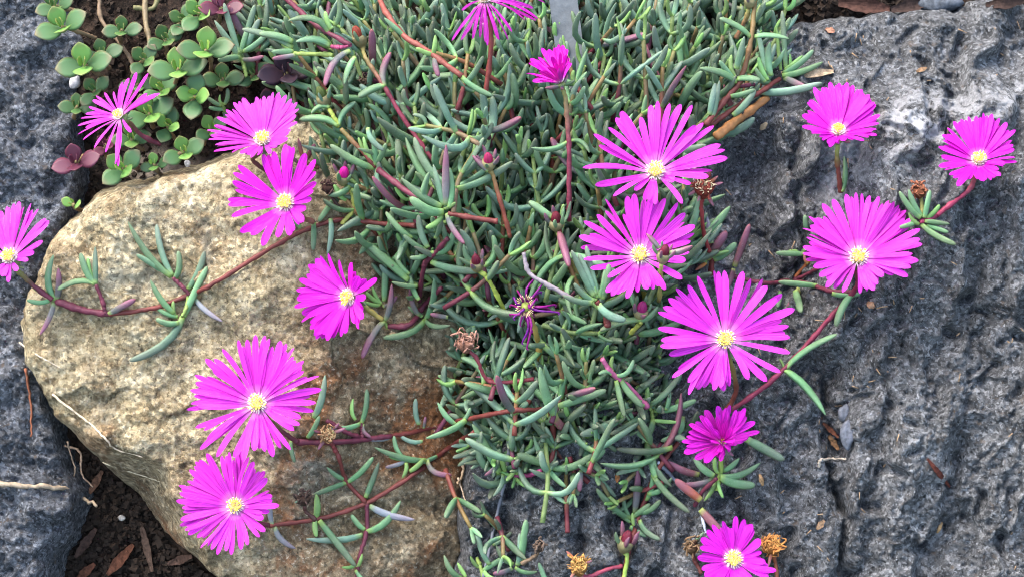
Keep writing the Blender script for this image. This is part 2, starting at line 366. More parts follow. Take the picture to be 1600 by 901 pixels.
def field(name, f, xs, ys, m, tf=None, floor=None, label=None, cat=None, kind=None):
    X, Y = np.meshgrid(xs, ys); H = f(X, Y)
    ny, nx = X.shape
    V = np.stack([X - 800, 450.5 - Y, H], -1).reshape(-1, 3)
    i = np.arange(ny * nx).reshape(ny, nx)
    F = np.stack([i[:-1, :-1], i[1:, :-1], i[1:, 1:], i[:-1, 1:]], -1).reshape(-1, 4)
    T = tf(X, Y).reshape(-1) if tf else np.zeros(len(V))
    if floor is not None:
        keep = (V[F][:, :, 2] > floor).any(1); F = F[keep]
        V[:, 2] = np.maximum(V[:, 2], floor - 12)
        used = np.unique(F); re = np.full(len(V), -1); re[used] = np.arange(len(used)); V = V[used]; T = T[used]; F = re[F]
        # closed underside: a flat copy of the rim cells below
        e = np.concatenate([F[:, [0, 1]], F[:, [1, 2]], F[:, [2, 3]], F[:, [3, 0]]])
        key = np.sort(e, 1); _, idx, cnt = np.unique(key, axis=0, return_index=True, return_counts=True)
        be = e[idx[cnt == 1]]; c = len(V)
        ctr = V[be[:, 0]].mean(0); ctr[2] = floor - 14
        V = np.vstack([V, ctr]); T = np.append(T, 0)
        F = F.tolist() + [[int(b), int(a), c] for a, b in be]
    else: F = F.tolist()
    base = V.mean(0).copy(); base[2] = V[:, 2].min()
    o = mesh(name, V, F, m, None, base, True, None, T)
    tag(o, label, cat, None, kind); return o
far = np.array([200, 450, 900, 1800, 3500, 7000, 12000.])
xs = np.concatenate([(-200 - far)[::-1], np.arange(-200, 1801, 7.), 1800 + far]); ys = np.concatenate([(-200 - far)[::-1], np.arange(-200, 1101, 7.), 1100 + far])
field('soil', h_soil, xs, ys, M_SOIL, lambda X, Y: np.exp(-((X - 240) / 75) ** 2 - ((Y - 262) / 34) ** 2), None, None, None, 'structure')
field('boulder', h_right, np.arange(660, 1940, 2.4), np.arange(-80, 1160, 2.4), M_LAVA,
      lambda X, Y: np.clip(1.0 * np.exp(-((X - 1435) / 95) ** 2 - ((Y - 200) / 48) ** 2) + .6 * np.exp(-((X - 1585) / 60) ** 2 - ((Y - 150) / 40) ** 2) + .5 * np.exp(-((X - 1310) / 30) ** 2 - ((Y - 300) / 90) ** 2) + .45 * np.exp(-((X - 1120) / 50) ** 2 - ((Y - 430) / 40) ** 2), 0, 1),
      -250, 'large rough dark grey lava boulder with white lichen on the right', 'boulder')
field('boulder', h_tan, np.arange(-60, 830, 2.6), np.arange(60, 1080, 2.6), M_TAN,
      lambda X, Y: np.clip(sstep(400, 600, X + .25 * (Y - 450)) * 1.0 + .8 * sstep(640, 760, Y) * sstep(420, 250, X), 0, 1),
      -250, 'rounded tan and ochre boulder under the trailing stems on the left', 'boulder')
field('boulder', h_left, np.arange(-340, 200, 2.8), np.arange(-220, 1160, 2.8), M_LAVA2, None,
      -250, 'dark grey boulder at the left edge behind the tan boulder', 'boulder')

# ------------------------------------------------------------------ plant pieces
def catmull(pts, n):
    pts = np.asarray(pts, float)
    if len(pts) == 2: return pts[0] + (pts[1] - pts[0]) * np.linspace(0, 1, n)[:, None]
    q = np.vstack([2 * pts[0] - pts[1], pts, 2 * pts[-1] - pts[-2]])
    out = []
    for t in np.linspace(0, len(pts) - 1 - 1e-6, n):
        i = int(t); f = t - i; a, b, c, d = q[i:i + 4]
        out.append(.5 * (2 * b + (c - a) * f + (2 * a - 5 * b + 4 * c - d) * f * f + (3 * b - a - 3 * c + d) * f ** 3))
    return np.array(out)
def tube(path, rad, sides=7, flat=1.0, cap=True):
    path = np.asarray(path, float); n = len(path)
    rad = np.broadcast_to(np.asarray(rad, float), (n,))
    tg = np.gradient(path, axis=0); tg /= np.linalg.norm(tg, axis=1)[:, None] + 1e-9
    up = np.array([.13, .21, .97]); V = []; 
    a = np.cross(tg[0], up); a = nrm(a)
    th = np.linspace(0, 2 * np.pi, sides, endpoint=False)
    for i in range(n):
        a = a - tg[i] * (a @ tg[i]); a = nrm(a); b = np.cross(tg[i], a)
        V.append(path[i] + rad[i] * (np.cos(th)[:, None] * a + np.sin(th)[:, None] * b * flat))
    V = np.concatenate(V); F = []
    for i in range(n - 1):
        for j in range(sides):
            k = (j + 1) % sides
            F.append([i * sides + j, i * sides + k, (i + 1) * sides + k, (i + 1) * sides + j])
    if cap:
        F.append(list(range(sides))[::-1]); F.append([(n - 1) * sides + j for j in range(sides)])
    return V, F, np.repeat(np.linspace(0, 1, n), sides)
class MB:
    def __init__(s): s.V = []; s.F = []; s.T = []; s.n = 0
    def add(s, V, F, T=None):
        s.V.append(np.asarray(V)); s.F += [[i + s.n for i in f] for f in F]; s.T.append(np.zeros(len(V)) if T is None else np.asarray(T)); s.n += len(V)
    def build(s, name, m, parent=None, origin=None, color=None, smooth=True):
        return mesh(name, np.concatenate(s.V), s.F, m, parent, origin, smooth, color, np.concatenate(s.T))

LEAF_T = np.array([0, .05, .14, .3, .5, .7, .84, .93, .98, 1.0]); LEAF_R = np.array([.74, .76, .86, .97, 1.0, .96, .85, .66, .40, .08])
LEAF_R2 = np.array([.72, .76, .90, 1.0, .98, .86, .65, .42, .22, .04])
def leaf_geo(asp, bend, pointed=False, sides=7, tw=0.0):
    """unit finger leaf: base at 0, tip at x=1, bowed towards -z in the middle, three-angled section"""
    V = []; th = np.linspace(0, 2 * np.pi, sides, endpoint=False)
    rr = .9 * (1 + .20 * np.cos(3 * (th - np.pi / 2 + np.pi)))
    R = LEAF_R2 if pointed else LEAF_R
    for t, r in zip(LEAF_T, R):
        r = r * .5 / asp
        z = -bend * 4 * t * (1 - t) * (1 + .5 * (.5 - t)); dz = -bend * 4 * (1 - 2 * t)
        tx = nrm(np.array([1, 0, dz])); nz = np.array([-tx[2], 0, tx[0]])
        y0 = tw * math.sin(t * 3.0) * .5
        V.append(np.array([t, y0, z]) + r * rr[:, None] * (np.cos(th)[:, None] * np.array([0, 1, 0]) + np.sin(th)[:, None] * nz))
    V = np.concatenate(V); F = []; n = len(LEAF_T)
    for i in range(n - 1):
        for j in range(sides):
            k = (j + 1) % sides
            F.append([i * sides + j, i * sides + k, (i + 1) * sides + k, (i + 1) * sides + j])
    F.append(list(range(sides))[::-1]); F.append([(n - 1) * sides + j for j in range(sides)])
    return V, F, np.repeat(LEAF_T, sides)
LEAFS = {}; ASP = (3.4, 4.6, 6.0, 7.6, 9.6, 12.0); BND = (0.0, .06, .13, .22)
for a in ASP:
    for b_ in BND:
        for p in (0, 1):
            V, F, T = leaf_geo(a, b_, p, 9, random.uniform(-.08, .08))
            me = bpy.data.meshes.new('leaf'); me.from_pydata((V * S).tolist(), [], F); me.shade_smooth()
            at = me.attributes.new('t', 'FLOAT', 'POINT'); at.data.foreach_set('value', T.astype(np.float32))
            me.materials.append(M_LEAF); LEAFS[(a, b_, p)] = (me, V, F, T)
TONES = {  # rgb, purple tip amount
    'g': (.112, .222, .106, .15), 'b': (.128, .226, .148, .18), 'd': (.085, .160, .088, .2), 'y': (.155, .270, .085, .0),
    'p': (.125, .125, .120, .95), 'm': (.150, .060, .072, .9), 'r': (.230, .075, .045, .7), 'w': (.20, .215, .235, .3), 'o': (.42, .15, .04, .5)}
def jit(c, k=.12):
    f = 1 + random.uniform(-k, k); return (c[0] * f * (1 + random.uniform(-k, k) * .6), c[1] * f, c[2] * f * (1 + random.uniform(-k, k) * .6), c[3])
def leaf_frame(a, b, bend_to):
    d = b - a; L = np.linalg.norm(d); x = d / L
    z = bend_to - x * (bend_to @ x)
    if np.linalg.norm(z) < 1e-3: z = np.array([.1, .2, 1.0]); z = z - x * (z @ x)
    z = nrm(z); y = np.cross(z, x); return L, x, y, z
def leaf(parent, a, b, thick, bend, bend_to, tone, pointed=None):
    L, x, y, z = leaf_frame(a, b, bend_to); thick *= .82
    asp = min(ASP, key=lambda q: abs(q - L / thick)); bd = min(BND, key=lambda q: abs(q - bend))
    if pointed is None: pointed = random.random() < .35
    me = LEAFS[(asp, bd, int(pointed))][0]
    o = bpy.data.objects.new('leaf', me); COL.objects.link(o); o.parent = parent
    w0 = Wd(a) - LOC[parent]
    M = Matrix.Identity(4)
    for i, v in enumerate((x, y, z)):
        vw = Dir(v) * L
        for j in range(3): M[j][i] = vw[j]
    for j in range(3): M[j][3] = w0[j]
    o.matrix_basis = M
    o.color = jit(TONES[tone]); return o
REDS = [(.13, .026, .030, 1), (.105, .022, .036, 1), (.15, .038, .028, 1), (.09, .022, .042, 1)]
def stem(parent, pts, r0, r1, color, alpha=0.0, name='stem', origin=None):
    np_ = len(pts); pts = catmull(pts, max(8, 8 * len(pts))); rad = np.linspace(r0, r1, len(pts)) * .74
    sarc = np.concatenate([[0], np.cumsum(np.linalg.norm(np.diff(pts, axis=0), axis=1))]); ph = random.uniform(0, 40)
    rad = rad * (1 + .28 * np.exp(-(((sarc + ph) % 46 - 23) / 5.5) ** 2) + .05 * np.sin(sarc * .21 + ph)); pts = pts + RNG.normal(size=pts.shape) * .35
    V, F, T = tube(pts, rad, 8)
    return mesh(name, V, F, M_STEM, parent, origin if origin is not None else pts[0], True, (*color[:3], alpha), T)

# generated shoot: stem mesh with leaf children (parts of a clump), or geometry into an MB
def shoot_plan(tip, d, length, nodes, L, thick, tone=None):
    d = nrm(d); side = nrm(np.cross(d, np.array([random.uniform(-1, 1), random.uniform(-1, 1), random.uniform(-1, 1)])))
    base = tip - d * length + side * length * random.uniform(-.25, .25)
    path = catmull([base, (base + tip) / 2 + side * length * random.uniform(-.08, .08), tip], 9)
    lv = []; ang = random.uniform(0, math.pi)
    main = tone or random.choice('ggbbbgd')
    for k in range(nodes):
        f = 1 - (k / max(1, nodes - .3)) * .85; p = path[int(round(f * 8))]
        dd = nrm(path[min(8, int(round(f * 8)) + 1)] - path[max(0, int(round(f * 8)) - 1)])
        e1 = nrm(np.cross(dd, np.array([.3, .5, .8]))); e2 = np.cross(dd, e1)
        ang += math.pi / 2 + random.uniform(-.3, .3)
        spread = math.radians(min(78, 16 + 17 * k + random.uniform(-8, 14)))
        for s_ in (0, math.pi):
            pr = math.cos(ang + s_) * e1 + math.sin(ang + s_) * e2
            ld = nrm(dd * math.cos(spread) + pr * math.sin(spread) + UP * .10 + np.array([0, 0, .06]))
            Lk = L * (.36, .62, .88, 1.0, 1.0, .95)[min(k, 5)] * random.uniform(.85, 1.15)
            tn = 'y' if (k == 0 and random.random() < .45) else (random.choice('ppm') if (k >= 2 and random.random() < .10) else main)
            lv.append((p, p + ld * Lk, thick * (.62, .85, 1, 1, 1, 1)[min(k, 5)] * random.uniform(.88, 1.12), random.choice((.0, .06, .13, .13, .22)), dd + UP * .6, tn))
    return path, lv

# ------------------------------------------------------------------ flowers
def petal_geo(c, tip, axis, wid, arch, roll_=0.0, twist=0.0):
    """closed lens-section strap petal from near c to tip"""
    d = tip - c; L = np.linalg.norm(d); x = d / L
    z = axis - x * (axis @ x); z = nrm(z); y = np.cross(z, x)
    ts = np.array([0.02, .15, .32, .5, .66, .8, .9, .965, 1.0]); ws = np.array([.40, .52, .72, .88, .98, 1.0, .88, .60, .14])
    V = []; T = []; X = []; sw = random.gauss(0, .022) * L; hook = random.uniform(.1, .5) * L * .12 if random.random() < .18 else 0
    for t, w in zip(ts, ws):
        q = c + y * sw * math.sin(math.pi * t) - z * hook * max(0, t - .75) / .25 + d * t + z * L * arch * 4 * t * (1 - t) * (1.2 - .4 * t)
        an = roll_ + twist * t; yy = y * math.cos(an) + z * math.sin(an); zz = z * math.cos(an) - y * math.sin(an)
        hw = w * wid * .5
        el = q - yy * hw + zz * hw * .16; er = q + yy * hw + zz * hw * .16
        V += [el, q + zz * .15, er, el, q - zz * .9, er]
        T += [t] * 6; X += [0, .5, 1, 0, .5, 1]
    F = []
    for i in range(len(ts) - 1):
        p, n = i * 6, i * 6 + 6
        F += [[p, p + 1, n + 1, n], [p + 1, p + 2, n + 2, n + 1], [p + 4, p + 3, n + 3, n + 4], [p + 5, p + 4, n + 4, n + 5]]
    return np.array(V), F, T, X
def stamens(parent, c, axis, r, n=60, h=9, pale=True):
    e1 = nrm(np.cross(axis, np.array([.2, .9, .1]))); e2 = np.cross(axis, e1)
    fil = MB(); an = MB()
    for i in range(n):
        rr = r * math.sqrt((i + .5) / n); a = i * 2.39996
        o = (math.cos(a) * e1 + math.sin(a) * e2)
        p0 = c + o * rr * .75; lean = .15 + .5 * rr / r
        p1 = p0 + nrm(axis + o * lean * random.uniform(.3, 1.4) + np.array([random.uniform(-.2, .2) for _ in range(3)])) * h * random.uniform(.75, 1.2)
        V, F, T = tube([p0, (p0 + p1) / 2 + o * .5, p1], [.75, .6, .5], 4); fil.add(V, F, T)
        if rr < r * .84:
            u = nrm(p1 - p0); V, F, T = tube([p1 - u * .8, p1 + u * .5, p1 + u * 2.0], [.8, 1.6, .6], 5); an.add(V, F, T)
    # ring of short pale staminodes
    for i in range(26):
        a = i * 2 * math.pi / 26 + random.uniform(-.1, .1); o = math.cos(a) * e1 + math.sin(a) * e2
        p0 = c + o * r * .85 - axis * 1.5; p1 = p0 + nrm(axis * .8 + o * 1.1) * h * random.uniform(.55, .95)
        V, F, T = tube([p0, p1], [1.1, .3], 4); fil.add(V, F, T)
    V, F, T = tube([c - axis * 3, c + axis * h * .25, c + axis * h * .5], [r * .9, r * .7, r * .2], 10); mesh('flower_disc', V, F, M_DISC, parent, c, True, None, T)
    f = fil.build('filament_cluster', M_FIL, parent, c); an.build('anther_cluster', M_ANT, parent, c)
def calyx(parent, c, axis, r, tone='g', sep=5, L=22, up=.35):
    V, F, T = tube([c - axis * r * 1.9, c - axis * r * 1.3, c - axis * r * .7, c - axis * 2], [r * .35, r * .75, r * .98, r * .8], 9)
    mesh('calyx', V, F, M_STEM, parent, c, True, (.16, .20, .07, 0), T)
    e1 = nrm(np.cross(axis, np.array([.3, .1, .9]))); e2 = np.cross(axis, e1)
    a0 = random.uniform(0, 6)
    for i in range(sep):
        a = a0 + i * 2 * math.pi / sep; o = math.cos(a) * e1 + math.sin(a) * e2
        p0 = c - axis * r * .8 + o * r * .7; l = leaf(parent, p0, p0 + nrm(o + axis * up) * L * random.uniform(.75, 1.1), 8, .06, axis, random.choice(tone + 'p'), True)
        l.name = 'sepal'
def flower(c, tips, axis, wid, label, col, stalk, cup=.12, fill=0.0, sr=13, arch=.03, w=0, dz_lim=.75, scol=None, salpha=1.0, lv=(), sr0=5.2, n_st=60, extra=None, Lcap=None, droop=0.0):
    """c: photo px of flower centre, w its height; tips: photo px of petal tips"""
    w = max(w, surf(*c) + 42); stalk = [(x_, y_, max(w_, surf(x_, y_) + 8)) for x_, y_, w_ in stalk]
    C = P(*c, w); axis = nrm(axis)
    base = P(stalk[-1][0], stalk[-1][1], stalk[-1][2]) if stalk else C
    root = empty('ice_plant_flower', base, label, 'flower', 'magenta daisy-like ice plant flowers')
    T = []
    for tx, ty in tips: T.append((tx, ty, 1))
    for _rep in range(2 if fill >= .6 else 1):
      if fill:
        st = sorted(tips, key=lambda q: math.atan2(q[1] - c[1], q[0] - c[0]))
        for i in range(len(st)):
            if random.random() < fill:
                a, b = st[i], st[(i + 1) % len(st)]; f = random.uniform(.35, .65); k = random.uniform(.86, .97)
                T.append((c[0] + (a[0] * (1 - f) + b[0] * f - c[0]) * k, c[1] + (a[1] * (1 - f) + b[1] * f - c[1]) * k, 0))
    rmax = max(math.hypot(t[0] - c[0], t[1] - c[1]) for t in T)
    for tx, ty, *dwx in (extra or []): T.append((tx, ty, 2, *dwx))
    for tx, ty, top, *ex in T:
        du, dv = tx - c[0], -(ty - c[1]); r = math.hypot(du, dv)
        dw = -(axis[0] * du + axis[1] * dv) / max(axis[2], .25) + (cup + random.uniform(-.12, .12) - (0 if top else .07)) * r
        # petals share one true length: short ones on the picture lean along the line of sight
        lim = dz_lim * rmax; dw = max(-lim, min(lim, dw)) - droop * r
        if ex: dw = ex[0]
        tip = P(tx, ty, w + dw)
        rd = nrm(tip - C); p0 = C + (rd - axis * (rd @ axis)) * sr * .62 - axis * (2.5 if top else 4.5)
        pw = wid * (.70 if fill >= .5 else .76) * random.uniform(.72, 1.2) * (1 if top else .9)
        V, F, tt, xx = petal_geo(p0, tip, axis, pw, arch * random.uniform(.2, 1.8) + random.uniform(-.015, .015), random.uniform(-.5, .5), random.uniform(-.5, .5))
        k = random.uniform(.84, 1.03)
        mesh('petal', V, F, M_PETAL, root, p0, True, (min(.95, col[0] * k), col[1] * k, min(.95, col[2] * k), 1), tt, xx)
    stamens(root, C + axis * 1.0, axis, sr * .70, n_st, sr * .72)
    calyx(root, C - axis * 4, axis, sr * 1.05, 'gp')
    if stalk:
        pts = [C - axis * (4 + sr * 1.6)] + [P(*q) for q in stalk]
        stem(root, pts[::-1], sr0, sr0 * .85, scol or random.choice(REDS), salpha, 'stalk', pts[-1])
    for l in lv: tleaf(root, *l)
    return root
def tleaf(parent, x0, y0, x1, y1, w0, tone='g', bend=.06, up=1, thick=15, rise=None):
    """traced leaf by photo px; up=+1 curls to the left of its direction, -1 to the right"""
    a = P(x0, y0, w0); L = math.hypot(x1 - x0, y1 - y0)
    if rise is None: rise = random.uniform(.05, .35)
    b = P(x1, y1, w0 + rise * L)
    d = b - a; pb = np.array([-d[1], d[0], 0.0]) * up
    return leaf(parent, a, b, thick, bend, nrm(pb) + np.array([0, 0, .25]), tone)

def Z(off, sc, pts): return [(off[0] + x / sc, off[1] + y / sc) for x, y in pts]
MAG = (.97, .052, .86); PINK = (.97, .072, .84); VIO = (.80, .014, .74); DEEP = (.95, .018, .82)
FL = []
# --- the seventeen open flowers -------------------------------------------------------------
S4 = 4.29
flower((1133, 530), Z((1020, 410), S4, [(40, 330), (75, 295), (105, 240), (160, 170), (235, 150), (300, 90), (410, 55), (480, 55), (605, 60), (655, 110), (735, 110), (765, 155), (865, 210), (950, 310), (865, 385), (910, 425), (920, 500), (920, 605), (855, 735), (765, 795), (640, 780), (515, 825), (475, 860), (410, 850), (340, 835), (240, 885), (235, 800), (130, 770), (170, 710), (110, 615), (50, 560), (55, 520), (40, 435), (440, 60), (830, 240), (300, 850)]),
       (.03, .20, 1), 14.5, 'largest magenta flower, wide open beside the dark boulder, at centre right', MAG, [(1140, 560, 120), (1150, 610, 60), (1130, 650, 30)], w=170, sr=15, fill=.2)
flower((402, 630), Z((280, 510), S4, [(290, 150), (395, 90), (455, 85), (510, 55), (575, 60), (605, 80), (680, 95), (720, 115), (765, 140), (780, 225), (835, 230), (835, 300), (930, 330), (950, 420), (915, 510), (900, 565), (815, 610), (805, 655), (765, 690), (745, 820), (630, 870), (575, 835), (505, 830), (430, 900), (250, 870), (140, 820), (185, 760), (110, 675), (50, 555), (80, 515), (75, 425), (110, 375), (105, 325), (175, 215), (235, 215), (225, 290)]),
       (-.02, .22, 1), 14.5, 'large wide open magenta flower over the middle of the tan boulder', MAG, [(430, 665, 95), (465, 690, 62)], w=125, sr=15, fill=.5)
flower((368, 790), Z((260, 690), S4, [(270, 75), (370, 90), (420, 65), (475, 70), (505, 60), (550, 100), (585, 130), (625, 195), (660, 195), (675, 240), (690, 325), (710, 360), (755, 425), (690, 465), (650, 515), (660, 600), (625, 635), (545, 690), (500, 720), (435, 755), (340, 750), (300, 720), (230, 705), (205, 640), (145, 620), (125, 590), (90, 560), (95, 520), (105, 440), (65, 390), (90, 340), (85, 290), (140, 260), (155, 185), (195, 130), (220, 120)]),
       (.02, .28, 1), 13.5, 'lowest magenta flower on the tan boulder, just above the soil', MAG, [(385, 812, 70), (420, 820, 45)], w=95, sr=13, fill=.5)
flower((1024, 268), Z((910, 140), S4, [(75, 300), (110, 375), (175, 255), (225, 190), (265, 145), (390, 185), (460, 100), (505, 75), (585, 95), (660, 100), (735, 105), (810, 225), (880, 245), (925, 370), (955, 405), (970, 455), (870, 545), (845, 585), (725, 630), (670, 760), (490, 770), (410, 740), (210, 715), (350, 675), (85, 640), (10, 515), (80, 520), (255, 150), (440, 740), (620, 610), (760, 240)]),
       (.02, .42, 1), 13.5, 'loose magenta flower with gaps between petals, uppermost of the central three', MAG, [(1030, 310, 95), (1040, 360, 40)], w=170, sr=15, cup=.2)
flower((1000, 399), Z((890, 290), S4, [(240, 90), (185, 195), (95, 240), (135, 325), (70, 335), (75, 415), (95, 490), (140, 555), (260, 610), (245, 715), (320, 725), (380, 755), (520, 695), (565, 690), (645, 690), (755, 625), (780, 500), (800, 445), (810, 370), (835, 320), (840, 268), (770, 245), (775, 185), (725, 115), (640, 85), (550, 75), (500, 90), (435, 55), (385, 70), (360, 190), (280, 730)]),
       (.0, .30, 1), 14, 'magenta flower with a small bud standing in front of its right petals', MAG, [(1003, 440, 100), (1008, 470, 55)], w=172, sr=15, cup=.15, fill=.3, scol=(.30, .26, .06))
flower((1341, 402), Z((1230, 280), S4, [(235, 165), (305, 135), (395, 100), (460, 90), (500, 95), (555, 105), (615, 115), (680, 145), (720, 150), (750, 175), (800, 200), (845, 250), (890, 335), (890, 400), (905, 435), (840, 500), (880, 545), (830, 590), (810, 650), (645, 650), (605, 705), (580, 745), (485, 765), (370, 755), (260, 725), (215, 650), (175, 585), (125, 540), (105, 500), (105, 455), (130, 390), (105, 330), (155, 310), (145, 250), (200, 260)]),
       (.0, .36, 1), 15, 'full round magenta flower on the face of the dark lava boulder', (.97, .056, .85), [(1340, 440, 75), (1332, 458, 45), (1305, 487, 34), (1262, 537, 30), (1215, 586, 30), (1172, 620, 28), (1120, 655, 28)], w=120, sr=15, cup=.16, fill=.6, scol=(.17, .022, .05), salpha=.0,
       lv=[(1228, 575, 1308, 522, 34, 'g', .06, -1, 12), (1225, 577, 1290, 648, 34, 'g', .06, -1, 16), (1333, 458, 1306, 510, 48, 'g', .06, 1, 17), (1225, 575, 1218, 560, 34, 'y', .06, 1, 8), (1300, 458, 1345, 458, 44, 'g', .06, 1, 13)])
flower((446, 317), Z((320, 130), 3.465, [(435, 330), (480, 345), (370, 370), (315, 385), (545, 380), (600, 415), (600, 480), (605, 540), (575, 625), (535, 750), (460, 825), (395, 835), (310, 880), (250, 820), (190, 805), (145, 720), (125, 655), (125, 630), (150, 530), (155, 485), (180, 445), (455, 340), (585, 580), (480, 800), (570, 450)]),
       (-.18, .25, 1), 15, 'violet magenta flower just below another flower at the top of the tan boulder', DEEP, [(462, 335, 70), (490, 347, 45)], w=105, sr=14, cup=.25, fill=.35, scol=(.18, .07, .05), salpha=.3)
flower((410, 219), Z((320, 130), 3.465, [(400, 45), (370, 50), (320, 70), (280, 75), (205, 80), (255, 110), (155, 105), (115, 145), (65, 185), (15, 250), (20, 305), (50, 370), (190, 380), (250, 400), (360, 380), (410, 330), (450, 300), (500, 210), (510, 140), (500, 105), (470, 85), (440, 65), (350, 70)]),
       (.0, .62, .85), 12.5, 'pinkish magenta flower tilted to the sky at the upper edge of the tan boulder', PINK, [(395, 250, 50), (425, 272, 36), (470, 292, 28)], w=85, sr=13, cup=.35, fill=.8, salpha=.2)
flower((15, 402), Z((0, 300), 3, [(65, 55), (90, 45), (145, 55), (180, 80), (215, 125), (230, 135), (200, 230), (160, 280), (130, 320), (80, 370), (40, 420), (10, 395), (-30, 380), (-80, 300), (-95, 220), (-80, 140), (-40, 90), (0, 85), (30, 65)]),
       (-.12, .50, .85), 13.5, 'magenta flower cut by the left edge of the picture, against dark rock', PINK, [(30, 425, 60), (55, 448, 46), (82, 468, 40)], w=95, sr=13, cup=.3, fill=.5)
flower((186, 180), Z((0, 0), 3, [(640, 340), (695, 345), (690, 440), (750, 440), (600, 365), (575, 385), (530, 430), (490, 435), (450, 450), (435, 470), (415, 500), (380, 555), (365, 590), (365, 630), (390, 655), (440, 690), (495, 715), (540, 770), (545, 770), (700, 470), (660, 400), (400, 600), (720, 455)]),
       (-.45, .42, .8), 8.5, 'thin-petalled magenta flower seen from the side above the round-leaved succulents', PINK, [(205, 195, 15), (222, 212, -5), (250, 226, -25)], w=50, sr=9, cup=.35, fill=.15, n_st=26, salpha=.2)
flower((545, 464), Z((440, 380), 5.63, [(410, 90), (340, 110), (290, 140), (225, 190), (220, 275), (155, 315), (130, 410), (125, 490), (110, 560), (175, 690), (250, 750), (285, 810), (300, 840), (390, 850), (450, 830), (510, 815), (560, 790), (680, 750), (715, 660), (720, 570), (840, 310), (680, 290), (620, 170), (180, 620), (640, 700), (250, 230)]),
       (-.62, -.05, .8), 16.5, 'deep magenta fan-shaped flower opening to the left on the tan boulder', DEEP, [(572, 480, 75), (598, 500, 62)], w=105, sr=13, cup=.2, fill=.6, scol=(.28, .22, .06), salpha=.8)
flower((1310, 205), Z((1200, 0), 3, [(290, 385), (335, 390), (370, 385), (400, 400), (440, 420), (475, 445), (500, 480), (505, 490), (525, 540), (520, 580), (510, 635), (450, 660), (290, 690), (260, 655), (205, 625), (160, 595), (160, 540), (185, 480), (195, 470), (215, 410), (255, 410), (320, 400), (360, 660)]),
       (-.05, .70, .75), 13.5, 'upright cup-shaped magenta flower at the top of the dark boulder', DEEP, [(1308, 250, 60), (1314, 300, 30)], w=90, sr=11, cup=.45, fill=.8, lv=[(1316, 300, 1319, 244, 34, 'g', .06, 1, 10)])
flower((1529, 250), Z((1200, 0), 3, [(1010, 530), (1050, 535), (1085, 555), (1120, 575), (1160, 610), (1150, 680), (1155, 700), (1165, 760), (1100, 775), (1090, 825), (1045, 845), (1010, 850), (940, 840), (890, 865), (850, 820), (800, 780), (800, 690), (820, 660), (820, 630), (870, 570), (905, 560), (940, 545), (975, 545), (840, 600)]),
       (.0, .58, .85), 13.5, 'rightmost magenta flower, beside the white lichen of the dark boulder', DEEP, [(1518, 292, 60), (1495, 312, 42), (1463, 337, 34)], w=100, sr=12, cup=.4, fill=.8, scol=(.24, .03, .07), salpha=.1)
flower((1146, 873), Z((1060, 760), 6.39, [(575, 290), (660, 320), (735, 370), (710, 375), (820, 525), (830, 650), (870, 750), (975, 840), (900, 900), (740, 950), (600, 1010), (480, 1000), (350, 980), (260, 890), (235, 820), (190, 700), (215, 600), (225, 510), (285, 430), (340, 375), (440, 340), (400, 420), (525, 410), (750, 420), (700, 980), (420, 990)]),
       (.0, .30, 1), 14.5, 'violet magenta flower cut by the bottom edge of the picture', VIO, [(1150, 920, 40)], w=95, sr=14.5, cup=.2, fill=.4)
flower((1129, 690), Z((1060, 620), 7.5, [(455, 100), (600, 90), (790, 130), (800, 230), (900, 290), (950, 400), (765, 500), (640, 560), (490, 750), (420, 690), (300, 760), (190, 720), (65, 655), (40, 520), (120, 410), (125, 320), (200, 290), (250, 220), (310, 150), (560, 130), (680, 150), (590, 640), (520, 640), (470, 300), (590, 330), (380, 380), (650, 420)]),
       (.1, .30, .95), 15, 'small half-open ragged magenta flower below the largest flower', (.97, .03, .80), [(1126, 735, 60), (1120, 765, 45)], w=100, sr=6, cup=.6, fill=.6, n_st=12, extra=[(1118, 672, 58), (1140, 668, 55), (1150, 678, 60), (1112, 690, 55), (1122, 705, 50), (1138, 702, 62), (1146, 690, 66), (1135, 655, 40), (1108, 665, 45), (1120, 650, 35)], scol=(.22, .30, .07), salpha=.9)
flower((876, 126), Z((800, 40), 7.5, [(345, 265), (430, 280), (540, 225), (600, 230), (640, 280), (680, 440), (215, 390), (200, 440), (170, 560), (240, 650), (330, 620), (310, 370), (490, 260), (570, 260), (660, 380), (420, 600), (280, 480), (460, 300)]),
       (-.25, .75, .55), 14, 'half-closed magenta flower on a tall straight red stalk, near the top', (.90, .012, .70), [(884, 160, 150), (889, 230, 135), (889, 345, 90)], w=165, sr=5, cup=.2, fill=.7, n_st=8, extra=[(845, 112, 40), (858, 105, 55), (868, 100, 58), (880, 98, 52), (887, 100, 40), (850, 95, 35), (862, 88, 40), (876, 82, 38), (884, 86, 25), (872, 108, 60), (838, 100, 20)], scol=(.20, .035, .06), salpha=.75,
       lv=[(886, 222, 830, 231, 137, 'g', .13, -1, 10), (892, 220, 921, 239, 137, 'g', .22, -1, 10)])
flower((757, -2), Z((700, 0), 6, [(35, 385), (120, 380), (230, 370), (370, 430), (480, 380), (565, 375), (600, 300), (720, 190), (825, 195), (845, 180), (800, 80), (910, 30), (120, 270), (190, 290), (130, 100), (470, 370), (150, -150), (340, -200), (550, -150), (700, -100), (60, -40), (350, 400), (300, 350)]),
       (.0, .6, .75), 7, 'wilting magenta flower with thin drooping petals at the top edge', (.62, .02, .52), [(766, 30, 120), (766, 90, 105), (758, 150, 85)], w=150, sr=11, cup=.0, arch=.10, droop=.35, fill=0, scol=(.17, .035, .03), salpha=.0)

